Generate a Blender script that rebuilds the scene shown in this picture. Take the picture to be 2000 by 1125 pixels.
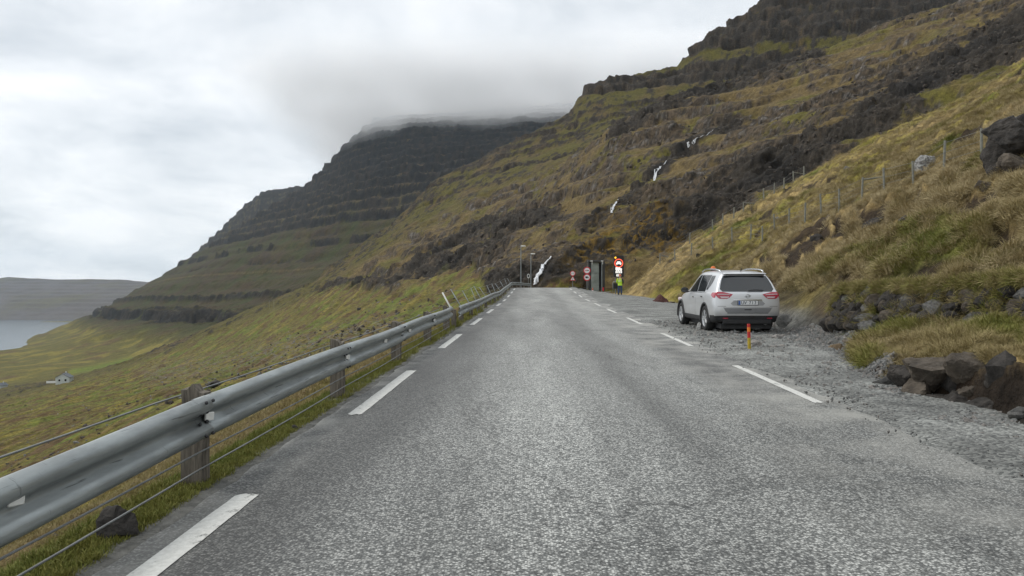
import bpy, bmesh, math, random
import numpy as np
from mathutils import Vector, Matrix, Euler

# ------------------------------------------------------------------ scene, camera, sky, sun
scene = bpy.context.scene
COL = scene.collection
for o in list(bpy.data.objects):
    bpy.data.objects.remove(o)
random.seed(7)
RNG = np.random.default_rng(11)
F = 1428.0            # focal length in units of a 2000 px wide frame
HOR = 600.0           # horizon row
CAMZ = 1.5
cam_d = bpy.data.cameras.new('camera')
cam_d.sensor_width = 36.0
cam_d.lens = 36.0 * F / 2000.0
cam_d.shift_y = (HOR - 562.5) / 2000.0
cam_d.clip_start = 0.05
cam_d.clip_end = 40000.0
cam = bpy.data.objects.new('camera', cam_d)
COL.objects.link(cam)
cam.location = (0, 0, CAMZ)
cam.rotation_euler = (math.radians(90), 0, 0)
scene.camera = cam

SUN_EL, SUN_AZ = 52.0, -62.0     # azimuth from +Y towards +X (negative: left)
world = bpy.data.worlds.new('World')
scene.world = world
world.use_nodes = True
wn, wl = world.node_tree.nodes, world.node_tree.links
wn.clear()
w_out = wn.new('ShaderNodeOutputWorld')
w_bg = wn.new('ShaderNodeBackground')
w_bg2 = wn.new('ShaderNodeBackground')
w_add = wn.new('ShaderNodeAddShader')
sky = wn.new('ShaderNodeTexSky')
sky.sky_type = 'NISHITA'
sky.sun_disc = False
sky.sun_elevation = math.radians(SUN_EL)
sky.sun_rotation = math.radians(SUN_AZ)
sky.dust_density = 3.0
wl.new(sky.outputs[0], w_bg.inputs[0])
w_bg.inputs[1].default_value = 0.012
# overcast deck: soft cloud noise over the whole dome
tc = wn.new('ShaderNodeTexCoord')
sep = wn.new('ShaderNodeSeparateXYZ')
wl.new(tc.outputs['Generated'], sep.inputs[0])
zc = wn.new('ShaderNodeMath'); zc.operation = 'MAXIMUM'; zc.inputs[1].default_value = 0.0
wl.new(sep.outputs[2], zc.inputs[0])
za = wn.new('ShaderNodeMath'); za.operation = 'ADD'; za.inputs[1].default_value = 0.22
wl.new(zc.outputs[0], za.inputs[0])
dvx = wn.new('ShaderNodeMath'); dvx.operation = 'DIVIDE'
dvy = wn.new('ShaderNodeMath'); dvy.operation = 'DIVIDE'
wl.new(sep.outputs[0], dvx.inputs[0]); wl.new(za.outputs[0], dvx.inputs[1])
wl.new(sep.outputs[1], dvy.inputs[0]); wl.new(za.outputs[0], dvy.inputs[1])
cmb = wn.new('ShaderNodeCombineXYZ')
wl.new(dvx.outputs[0], cmb.inputs[0]); wl.new(dvy.outputs[0], cmb.inputs[1])
cn = wn.new('ShaderNodeTexNoise')
cn.inputs['Scale'].default_value = 1.5
cn.inputs['Detail'].default_value = 6.0
cn.inputs['Roughness'].default_value = 0.56
cn.inputs['Distortion'].default_value = 0.25
wmap = wn.new('ShaderNodeMapping')
wmap.inputs['Location'].default_value = (3.1, 1.35, 0.7)
wl.new(cmb.outputs[0], wmap.inputs[0])
wl.new(wmap.outputs[0], cn.inputs['Vector'])
cr = wn.new('ShaderNodeValToRGB')
els = cr.color_ramp.elements
els[0].position = 0.32; els[0].color = (0.56, 0.605, 0.645, 1)
els[1].position = 0.62; els[1].color = (0.965, 0.975, 0.98, 1)
e = els.new(0.47); e.color = (0.78, 0.81, 0.835, 1)
wl.new(cn.outputs[0], cr.inputs[0])
wl.new(cr.outputs[0], w_bg2.inputs[0])
w_bg2.inputs[1].default_value = 0.99
wl.new(w_bg.outputs[0], w_add.inputs[0])
wl.new(w_bg2.outputs[0], w_add.inputs[1])
wl.new(w_add.outputs[0], w_out.inputs[0])

sun_d = bpy.data.lights.new('sun', 'SUN')
sun_d.energy = 1.5
sun_d.angle = math.radians(14)
sun_d.color = (1.0, 0.965, 0.91)
sun = bpy.data.objects.new('sun', sun_d)
COL.objects.link(sun)
az, el = math.radians(SUN_AZ), math.radians(SUN_EL)
sdir = Vector((math.sin(az) * math.cos(el), math.cos(az) * math.cos(el), math.sin(el)))
sun.rotation_euler = sdir.to_track_quat('Z', 'Y').to_euler()
sun.location = (-30, 10, 60)

vs = scene.view_settings
vs.view_transform = 'Standard'
vs.look = 'None'
vs.exposure = 0.12
vs.gamma = 1.0
scene.cycles.max_bounces = 12
scene.cycles.diffuse_bounces = 2
scene.cycles.glossy_bounces = 3
scene.cycles.transmission_bounces = 4
scene.cycles.volume_bounces = 10
scene.cycles.transparent_max_bounces = 12
scene.cycles.use_denoising = True
scene.cycles.caustics_reflective = False
scene.cycles.caustics_refractive = False

# ------------------------------------------------------------------ helpers
def link(o, parent=None):
    COL.objects.link(o)
    if parent is not None:
        o.parent = parent
    return o

def tag(o, label=None, cat=None, group=None, kind=None):
    if label: o['label'] = label
    if cat: o['category'] = cat
    if group: o['group'] = group
    if kind: o['kind'] = kind
    return o

def empty(name, loc=(0, 0, 0), rot=(0, 0, 0), label=None, cat=None, group=None):
    o = bpy.data.objects.new(name, None)
    o.empty_display_size = 0.2
    o.location = loc
    o.rotation_euler = rot
    link(o)
    return tag(o, label, cat, group)

def mesh_obj(name, verts, faces, mat=None, parent=None, smooth=False):
    me = bpy.data.meshes.new(name)
    me.from_pydata([tuple(v) for v in verts], [], faces)
    me.update()
    if smooth:
        me.polygons.foreach_set('use_smooth', [True] * len(me.polygons))
    if mat: me.materials.append(mat)
    return link(bpy.data.objects.new(name, me), parent)

def bm_obj(name, bm, mat=None, parent=None, smooth=False):
    me = bpy.data.meshes.new(name)
    bm.normal_update()
    bm.to_mesh(me)
    bm.free()
    if smooth:
        me.polygons.foreach_set('use_smooth', [True] * len(me.polygons))
    if mat: me.materials.append(mat)
    return link(bpy.data.objects.new(name, me), parent)

def np_mesh(name, V, Q, mat=None, parent=None, smooth=True):
    """V (n,3) float array, Q (m,4) or (m,3) int array"""
    me = bpy.data.meshes.new(name)
    n, m, k = len(V), len(Q), Q.shape[1]
    me.vertices.add(n)
    me.vertices.foreach_set('co', np.ascontiguousarray(V, dtype=np.float32).ravel())
    me.loops.add(m * k)
    me.loops.foreach_set('vertex_index', np.ascontiguousarray(Q, dtype=np.int32).ravel())
    me.polygons.add(m)
    me.polygons.foreach_set('loop_start', np.arange(0, m * k, k, dtype=np.int32))
    me.polygons.foreach_set('loop_total', np.full(m, k, dtype=np.int32))
    me.polygons.foreach_set('use_smooth', np.full(m, smooth))
    me.update(calc_edges=True)
    me.validate()
    if mat: me.materials.append(mat)
    return link(bpy.data.objects.new(name, me), parent)

def set_col(o, name, C):
    a = o.data.color_attributes.new(name, 'FLOAT_COLOR', 'POINT')
    A = np.ones((len(C), 4), dtype=np.float32)
    A[:, :3] = C
    a.data.foreach_set('color', A.ravel())

def box(bm, c, s, rot=None, bevel=0.0):
    r = bmesh.ops.create_cube(bm, size=1.0)
    vs_ = r['verts']
    M = Matrix.Translation(c)
    if rot is not None: M = M @ Euler(rot).to_matrix().to_4x4()
    M = M @ Matrix.Diagonal((s[0], s[1], s[2], 1))
    bmesh.ops.transform(bm, matrix=M, verts=vs_)
    if bevel > 0:
        es = list({e for v in vs_ for e in v.link_edges})
        bmesh.ops.bevel(bm, geom=es, offset=bevel, segments=1, affect='EDGES')

def cyl(bm, p0, p1, r0, r1=None, n=10, caps=True):
    p0, p1 = Vector(p0), Vector(p1)
    d = p1 - p0
    r1 = r0 if r1 is None else r1
    q = d.to_track_quat('Z', 'Y').to_matrix().to_4x4()
    M = Matrix.Translation((p0 + p1) / 2) @ q
    bmesh.ops.create_cone(bm, cap_ends=caps, segments=n, radius1=r0, radius2=r1, depth=d.length, matrix=M)

def tube(bm, pts, r, n=6):
    for a, b in zip(pts[:-1], pts[1:]):
        cyl(bm, a, b, r, r, n)

def sweep_tube(name, pts, r, n, mat, parent=None, smooth=True):
    """one continuous tube along pts"""
    pts = [Vector(p) for p in pts]
    V, Q = [], []
    for i, p in enumerate(pts):
        t = (pts[min(i + 1, len(pts) - 1)] - pts[max(i - 1, 0)]).normalized()
        a = t.cross(Vector((0, 0, 1)))
        if a.length < 1e-4: a = Vector((1, 0, 0))
        a.normalize(); b = a.cross(t).normalized()
        rr = r[i] if isinstance(r, (list, tuple)) else r
        for k in range(n):
            an = 2 * math.pi * k / n
            V.append(p + a * (rr * math.cos(an)) + b * (rr * math.sin(an)))
    for i in range(len(pts) - 1):
        for k in range(n):
            Q.append((i * n + k, i * n + (k + 1) % n, (i + 1) * n + (k + 1) % n, (i + 1) * n + k))
    Q.append(tuple(reversed(range(n))))
    Q.append(tuple(range((len(pts) - 1) * n, len(pts) * n)))
    return mesh_obj(name, V, Q, mat, parent, smooth)

# numpy gradient noise
_gt = RNG.random(256) * 2 * np.pi
GX, GY = np.cos(_gt), np.sin(_gt)
def _hash(ix, iy, seed):
    h = (ix.astype(np.uint32) * np.uint32(374761393)) ^ (iy.astype(np.uint32) * np.uint32(668265263)) ^ np.uint32((seed * 1274126177) & 0xffffffff)
    h = (h ^ (h >> np.uint32(13))) * np.uint32(1274126177)
    h = (h ^ (h >> np.uint32(16))) * np.uint32(2246822519)
    return ((h ^ (h >> np.uint32(13))) & np.uint32(255)).astype(np.int32)

def noise(x, y, seed=0):
    x = np.asarray(x, dtype=np.float64); y = np.asarray(y, dtype=np.float64)
    fx, fy = np.floor(x), np.floor(y)
    ix, iy = fx.astype(np.int64), fy.astype(np.int64)
    dx, dy = x - fx, y - fy
    u = dx * dx * dx * (dx * (dx * 6 - 15) + 10)
    v = dy * dy * dy * (dy * (dy * 6 - 15) + 10)
    def g(i, j):
        h = _hash(ix + i, iy + j, seed)
        return GX[h] * (dx - i) + GY[h] * (dy - j)
    a = g(0, 0); b = g(1, 0); c = g(0, 1); d = g(1, 1)
    return ((a + u * (b - a)) * (1 - v) + (c + u * (d - c)) * v) * 1.5

def fbm(x, y, oct=4, seed=0, gain=0.5, lac=2.03):
    s, a, f, t = 0, 1.0, 1.0, 0
    for k in range(oct):
        s = s + a * noise(x * f, y * f, seed + k * 17)
        t += a; a *= gain; f *= lac
    return s / t

def ridged(x, y, oct=4, seed=0, gain=0.5, lac=2.1):
    s, a, f, t = 0, 1.0, 1.0, 0
    for k in range(oct):
        s = s + a * (1 - np.abs(noise(x * f, y * f, seed + k * 13)) * 2)
        t += a; a *= gain; f *= lac
    return s / t

def noise3(x, y, z, seed=0):
    fx, fy, fz = np.floor(x), np.floor(y), np.floor(z)
    ix, iy, iz = fx.astype(np.int64), fy.astype(np.int64), fz.astype(np.int64)
    dx, dy, dz = x - fx, y - fy, z - fz
    u = dx * dx * (3 - 2 * dx); v = dy * dy * (3 - 2 * dy); w = dz * dz * (3 - 2 * dz)
    def g(i, j, k):
        h = _hash(ix + i + (iz + k) * 57, iy + j + (iz + k) * 131, seed)
        h2 = (h * 7 + 31) & 255
        return GX[h] * (dx - i) + GY[h] * (dy - j) + GX[h2] * (dz - k)
    r = 0
    for k, wk in ((0, 1 - w), (1, w)):
        a = g(0, 0, k); b = g(1, 0, k); c = g(0, 1, k); d = g(1, 1, k)
        r = r + wk * ((a + u * (b - a)) * (1 - v) + (c + u * (d - c)) * v)
    return r * 1.3

def fbm3(x, y, z, oct=3, seed=0, gain=0.55, lac=2.1, rid=False):
    s, a, f, t = 0, 1.0, 1.0, 0
    for k in range(oct):
        q = noise3(x * f, y * f, z * f, seed + k * 19)
        s = s + a * ((1 - 2 * np.abs(q)) if rid else q)
        t += a; a *= gain; f *= lac
    return s / t

def grid_normals(X, Y, Z):
    P = np.stack([X, Y, Z], -1)
    du = np.gradient(P, axis=1); dv = np.gradient(P, axis=0)
    N = np.cross(du, dv)
    N /= np.linalg.norm(N, axis=-1, keepdims=True) + 1e-9
    return N

def smooth2(A, n=1):
    for _ in range(n):
        B = A.copy()
        B[1:-1] = (A[:-2] + 2 * A[1:-1] + A[2:]) / 4
        A = B.copy()
        A[:, 1:-1] = (B[:, :-2] + 2 * B[:, 1:-1] + B[:, 2:]) / 4
    return A

def sst(a, b, x):
    t = np.clip((x - a) / (b - a), 0, 1)
    return t * t * (3 - 2 * t)

def mixc(c, col, m):
    m = np.clip(m, 0, 1)[..., None]
    return c * (1 - m) + np.asarray(col, dtype=np.float64) * m

# ------------------------------------------------------------------ materials
def new_mat(name):
    m = bpy.data.materials.new(name)
    m.use_nodes = True
    return m, m.node_tree.nodes, m.node_tree.links, m.node_tree.nodes['Principled BSDF']

def mat_plain(name, col, rough=0.6, metal=0.0, var=0.15, scale=8.0, bump=0.0, spec=0.5, coat=0.0, emis=None, estr=0.0, bscale=None, col2=None):
    m, n, l, b = new_mat(name)
    b.inputs['Roughness'].default_value = rough
    b.inputs['Metallic'].default_value = metal
    b.inputs['Specular IOR Level'].default_value = spec
    b.inputs['Coat Weight'].default_value = coat
    t = n.new('ShaderNodeTexCoord')
    no = n.new('ShaderNodeTexNoise'); no.inputs['Scale'].default_value = scale; no.inputs['Detail'].default_value = 5
    l.new(t.outputs['Object'], no.inputs['Vector'])
    r = n.new('ShaderNodeValToRGB')
    c = np.array(col)
    r.color_ramp.elements[0].position = 0.3
    r.color_ramp.elements[1].position = 0.7
    lo = c * (1 - var) if col2 is None else np.array(col2)
    r.color_ramp.elements[0].color = (*lo, 1)
    r.color_ramp.elements[1].color = (*np.minimum(c * (1 + var), 1), 1)
    l.new(no.outputs[0], r.inputs[0])
    l.new(r.outputs[0], b.inputs['Base Color'])
    if bump > 0:
        nb = n.new('ShaderNodeTexNoise'); nb.inputs['Scale'].default_value = bscale or scale * 3; nb.inputs['Detail'].default_value = 6
        l.new(t.outputs['Object'], nb.inputs['Vector'])
        bp = n.new('ShaderNodeBump'); bp.inputs['Strength'].default_value = bump; bp.inputs['Distance'].default_value = 0.02
        l.new(nb.outputs[0], bp.inputs['Height']); l.new(bp.outputs[0], b.inputs['Normal'])
    if emis is not None:
        b.inputs['Emission Color'].default_value = (*emis, 1)
        b.inputs['Emission Strength'].default_value = estr
    return m

def mat_terrain(name, scales=((9.0, 0.45), (1.3, 0.3)), bumps=((14.0, 0.05),), rough=0.95):
    m, n, l, b = new_mat(name)
    b.inputs['Roughness'].default_value = rough
    b.inputs['Specular IOR Level'].default_value = 0.15
    at = n.new('ShaderNodeAttribute'); at.attribute_name = 'Col'
    t = n.new('ShaderNodeTexCoord')
    prev = at.outputs['Color']
    for sc_, amt in scales:
        no = n.new('ShaderNodeTexNoise'); no.inputs['Scale'].default_value = sc_; no.inputs['Detail'].default_value = 4; no.inputs['Roughness'].default_value = 0.65
        l.new(t.outputs['Object'], no.inputs['Vector'])
        mr = n.new('ShaderNodeMapRange')
        mr.inputs['From Min'].default_value = 0.3; mr.inputs['From Max'].default_value = 0.7
        mr.inputs['To Min'].default_value = 1 - amt; mr.inputs['To Max'].default_value = 1 + amt
        l.new(no.outputs[0], mr.inputs[0])
        mx = n.new('ShaderNodeVectorMath'); mx.operation = 'SCALE'
        l.new(prev, mx.inputs[0]); l.new(mr.outputs[0], mx.inputs['Scale'])
        prev = mx.outputs[0]
    l.new(prev, b.inputs['Base Color'])
    nrm = None
    for sc_, dist in bumps:
        nb = n.new('ShaderNodeTexNoise'); nb.inputs['Scale'].default_value = sc_; nb.inputs['Detail'].default_value = 6; nb.inputs['Roughness'].default_value = 0.6
        l.new(t.outputs['Object'], nb.inputs['Vector'])
        bp = n.new('ShaderNodeBump'); bp.inputs['Strength'].default_value = 0.8; bp.inputs['Distance'].default_value = dist
        l.new(nb.outputs[0], bp.inputs['Height'])
        if nrm is not None: l.new(nrm, bp.inputs['Normal'])
        nrm = bp.outputs[0]
    l.new(nrm, b.inputs['Normal'])
    return m
# ------------------------------------------------------------------ terrain: cross-sections of the land, near to far
HEAD = 0.0315                       # the road heads slightly right of the view axis
_ry = [-20, 0, 50, 62, 73, 85, 100, 112, 130]
_rz = [-0.82, 0, 2.07, 2.75, 3.42, 3.80, 4.0, 4.12, 4.15]
def zroad(y): return np.interp(y, _ry, _rz)
SEA = -86.0

def px2t(Y, p): return (p - 1000.0) * Y / F - HEAD * Y
def py2z(Y, q): return CAMZ - (q - HOR) * Y / F

EDGE_L, EDGE_R = -2.30, 3.6
# near cross-sections: control points (lateral offset t, height), same meaning in each
# left: L4 L3 L2 L1 edge | right: edge, gravel end, foot, shelf edge, shelf back, wall top, slope 1, slope 2, slope 3
def near_station(Y, left_px, gravel, right_px):
    zr = float(zroad(Y))
    L = [(px2t(Y, a), py2z(Y, b)) for a, b in left_px]
    pts = L + [(EDGE_L - 0.55, zr - 0.10), (EDGE_L, zr - 0.02), (EDGE_R, zr - 0.02), gravel]
    pts += [(px2t(Y, a), py2z(Y, b)) for a, b in right_px]
    return np.array(pts)
NEAR_Y = [2, 6, 8.5, 11, 14, 20, 30, 50, 65, 80, 95]
NEAR = [
 near_station(2, [(-7800, 4600), (-4200, 3400), (-2000, 2300), (-1200, 1850)], (4.6, 0.05), [(4400, 1500), (4500, 1380), (5200, 1300), (5600, 1270), (6000, 900), (7000, 300), (9000, -500), (12000, -1800)]),
 near_station(6, [(-2200, 2050), (-800, 1600), (100, 1190), (240, 1060)], (4.75, 0.24), [(2210, 830), (2235, 730), (2400, 715), (2720, 700), (2760, 560), (3000, 430), (3600, 100), (5000, -700)]),
 near_station(8.5, [(-1400, 1700), (-500, 1370), (150, 1080), (400, 950)], (4.85, 0.33), [(1905, 800), (1925, 715), (2050, 695), (2320, 660), (2350, 560), (2500, 470), (3000, 190), (4200, -420)]),
 near_station(11, [(-1100, 1580), (-350, 1290), (250, 1030), (540, 880)], (4.92, 0.42), [(1695, 735), (1725, 703), (1830, 680), (2060, 642), (2085, 565), (2250, 470), (2700, 200), (3800, -300)]),
 near_station(14, [(-900, 1480), (-250, 1220), (330, 970), (640, 820)], (5.6, 0.55), [(1665, 690), (1690, 675), (1720, 668), (1790, 640), (1810, 578), (2000, 460), (2400, 225), (3400, -280)]),
 near_station(20, [(-700, 1360), (-100, 1120), (420, 890), (720, 740)], (7.0, 0.80), [(1570, 640), (1580, 625), (1600, 606), (1625, 575), (1650, 530), (1850, 425), (2150, 235), (3000, -250)]),
 near_station(30, [(-600, 1290), (-80, 1090), (470, 840), (780, 685)], (7.95, 1.16), [(1430, 605), (1440, 592), (1470, 570), (1520, 538), (1580, 496), (1750, 395), (2000, 243), (2700, -150)]),
 near_station(50, [(-400, 1150), (0, 1010), (550, 780), (850, 635)], (9.9, 1.72), [(1335, 588), (1345, 578), (1370, 560), (1420, 527), (1500, 475), (1650, 375), (1900, 235), (2500, -110)]),
 near_station(65, [(-400, 1110), (0, 980), (580, 745), (890, 615)], (9.6, 2.42), [(1262, 576), (1272, 566), (1300, 545), (1360, 506), (1450, 450), (1600, 353), (1850, 225), (2450, -120)]),
 near_station(80, [(-300, 1040), (0, 950), (600, 715), (920, 603)], (9.0, 2.82), [(1222, 574), (1236, 557), (1260, 536), (1310, 498), (1425, 430), (1600, 325), (1850, 210), (2420, -140)]),
 near_station(95, [(-300, 1010), (0, 935), (600, 695), (940, 592)], (8.8, 3.2), [(1215, 573), (1240, 572), (1265, 566), (1310, 548), (1425, 500), (1600, 420), (1850, 290), (2420, -40)]),
]
# far cross-sections: (px, py) outlines of the land at that distance, interpolated in 1/Y
def near_px(i):
    Y = NEAR_Y[i]
    return [(1000 + (t + HEAD * Y) * F / Y, HOR - (z - CAMZ) * F / Y) for t, z in NEAR[i]]
FAR = {
 95: near_px(10),
 108: [(-400, 1010), (0, 925), (300, 800), (500, 745), (700, 665), (800, 634), (900, 600), (950, 578), (985, 572), (1000, 569), (1040, 568), (1100, 568), (1180, 568), (1215, 568), (1235, 552), (1300, 525), (1400, 480), (1500, 430), (1700, 330), (2000, 180), (2420, -40)],
 122: [(-400, 985), (0, 915), (300, 790), (500, 735), (700, 655), (800, 628), (900, 590), (950, 565), (985, 535), (1010, 520), (1040, 508), (1080, 490), (1110, 484), (1150, 473), (1200, 455), (1250, 443), (1300, 432), (1400, 392), (1500, 350), (1700, 245), (2000, 100), (2420, -80)],
 150: [(-400, 940), (0, 885), (300, 775), (500, 730), (700, 645), (800, 615), (900, 575), (1000, 500), (1100, 452), (1200, 412), (1300, 375), (1400, 335), (1500, 290), (1700, 195), (1850, 130), (2000, 62), (2420, -130)],
 200: [(-400, 900), (0, 850), (250, 790), (500, 720), (700, 636), (800, 592), (900, 545), (1000, 470), (1100, 415), (1200, 365), (1300, 320), (1400, 278), (1500, 238), (1700, 150), (2000, 15), (2420, -160)],
 300: [(-400, 865), (0, 815), (250, 765), (400, 725), (500, 687), (600, 642), (700, 596), (800, 540), (900, 480), (1000, 420), (1100, 345), (1190, 255), (1290, 203), (1400, 167), (1500, 137), (1600, 100), (1750, 45), (1900, -6), (2100, -65), (2420, -160)],
 370: [(-400, 845), (0, 795), (250, 750), (400, 705), (500, 662), (600, 610), (700, 560), (800, 500), (900, 445), (1000, 390), (1100, 330), (1190, 262), (1290, 222), (1400, 190), (1600, 125), (1900, 30), (2420, -110)],
 450: [(-400, 825), (0, 782), (250, 735), (400, 685), (500, 638), (600, 580), (700, 520), (800, 457), (900, 405), (1000, 360), (1100, 318), (1200, 265), (1300, 232), (1400, 205), (1600, 140), (1900, 45), (2420, -90)],
 530: [(-400, 812), (0, 772), (250, 718), (370, 668), (500, 618), (600, 562), (700, 495), (800, 428), (900, 368), (1000, 318), (1100, 272), (1200, 222), (1300, 198), (1400, 180), (1600, 115), (1900, 20), (2420, -120)],
 600: [(-400, 805), (0, 764), (120, 742), (250, 703), (360, 660), (500, 598), (620, 548), (642, 520), (760, 440), (800, 402), (850, 350), (920, 318), (1000, 276), (1075, 240), (1118, 213), (1130, 188), (1150, 166), (1200, 148), (1322, 129), (1345, 97), (1400, 55), (1470, 12), (1490, -12), (1700, -90), (2000, -170), (2420, -260)],
 690: [(-400, 790), (0, 757), (125, 741), (250, 722), (360, 690), (500, 640), (700, 570), (1000, 420), (1300, 300), (1500, 200), (2420, 0)],
 1000: [(-400, 735), (0, 719), (250, 702), (350, 672), (500, 632), (700, 575), (900, 520), (1200, 460), (2420, 320)],
 1535: [(-400, 710), (-100, 698), (0, 684), (60, 677), (100, 671), (170, 655), (270, 632), (400, 602), (500, 570), (640, 520), (800, 440), (1000, 380), (1200, 300), (2420, 220)],
 2100: [(-400, 672), (52, 663), (75, 654), (150, 634), (210, 605), (290, 572), (400, 520), (500, 472), (600, 420), (700, 345), (800, 292), (1000, 270), (2420, 200)],
 2600: [(-400, 655), (85, 652), (110, 640), (200, 604), (280, 558), (340, 523), (380, 500), (480, 432), (590, 370), (640, 320), (700, 258), (730, 234), (800, 224), (1070, 205), (2420, 150)],
 3000: [(-400, 648), (105, 645), (130, 634), (200, 606), (280, 563), (350, 528), (450, 475), (600, 425), (800, 380), (2420, 300)],
 3600: [(-400, 640), (130, 638), (150, 629), (200, 608), (280, 562), (350, 520), (385, 493), (430, 450), (480, 402), (510, 378), (580, 366), (700, 356), (2420, 300)],
 4600: [(-400, 632), (150, 627), (250, 619), (400, 605), (2420, 600)],
}
FAR_Y = sorted(FAR)
PXS = np.linspace(-400, 2420, 1411)
FAR_P = {y: np.interp(PXS, [a for a, b in FAR[y]], [b for a, b in FAR[y]]) for y in FAR_Y}

def base_row(Y, X):
    """ground height along one row of constant Y"""
    if Y < 95:
        i = max(0, min(len(NEAR_Y) - 2, int(np.searchsorted(NEAR_Y, Y)) - 1))
        f = np.clip((Y - NEAR_Y[i]) / (NEAR_Y[i + 1] - NEAR_Y[i]), 0, 1)
        P = NEAR[i] * (1 - f) + NEAR[i + 1] * f
        P[4:7, 1] += float(zroad(Y)) - float(np.interp(Y, [NEAR_Y[i], NEAR_Y[i + 1]], [zroad(NEAR_Y[i]), zroad(NEAR_Y[i + 1])]))
        return np.interp(X - HEAD * Y, P[:, 0], P[:, 1])
    i = max(0, min(len(FAR_Y) - 2, int(np.searchsorted(FAR_Y, Y)) - 1))
    a, b = FAR_Y[i], FAR_Y[i + 1]
    f = np.clip((1 / a - 1 / Y) / (1 / a - 1 / b), 0, 1)
    if a >= 530: f = f * f * (3 - 2 * f) if a not in (530, 600, 2100, 2600) else f
    p = FAR_P[a] * (1 - f) + FAR_P[b] * f
    px = 1000 + X * F / Y
    return py2z(Y, np.interp(px, PXS, p))

def gravel_end(Y):
    return np.interp(Y, NEAR_Y, [n[7, 0] for n in NEAR]), np.interp(Y, NEAR_Y, [n[7, 1] for n in NEAR])
def foot_t(Y):
    return np.interp(Y, NEAR_Y, [n[8, 0] for n in NEAR])

GREEN_LINE = [(-600, 950), (250, 716), (575, 590), (612, 572), (675, 558), (775, 573), (825, 550), (875, 525), (925, 518), (945, 560), (960, 590), (2600, 590)]
def gauss_line(PX, PY, line, w):
    """soft band round a polyline given in outline coordinates of the land"""
    d = np.full(PX.shape, 1e9)
    for (x0, y0), (x1, y1) in zip(line[:-1], line[1:]):
        vx, vy = x1 - x0, y1 - y0
        t = np.clip(((PX - x0) * vx + (PY - y0) * vy) / (vx * vx + vy * vy), 0, 1)
        d = np.minimum(d, np.hypot(PX - x0 - t * vx, PY - y0 - t * vy))
    return np.exp(-(d / w) ** 2)

def terrace(z, P, k, sharp=0.16):
    f = z / P
    fl = np.floor(f); fr = f - fl
    s = sst(0.5 - sharp, 0.5 + sharp, fr)
    riser = np.exp(-((fr - 0.5) / (sharp * 1.1)) ** 2)
    return (fl + fr + (s - fr) * k) * P, riser

TAN = np.array((0.225, 0.165, 0.072)); OLIVE = np.array((0.136, 0.120, 0.030)); GREEN = np.array((0.100, 0.128, 0.020))
YEL = np.array((0.210, 0.176, 0.036)); BROWN = np.array((0.098, 0.060, 0.030)); ROCK = np.array((0.050, 0.043, 0.035))
ROCKB = np.array((0.108, 0.082, 0.055)); ROCKG = np.array((0.150, 0.136, 0.120)); PEAT = np.array((0.027, 0.019, 0.013))
MOSS = np.array((0.150, 0.092, 0.016)); WET = np.array((0.020, 0.019, 0.018)); GRAV = np.array((0.135, 0.135, 0.125))

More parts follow.
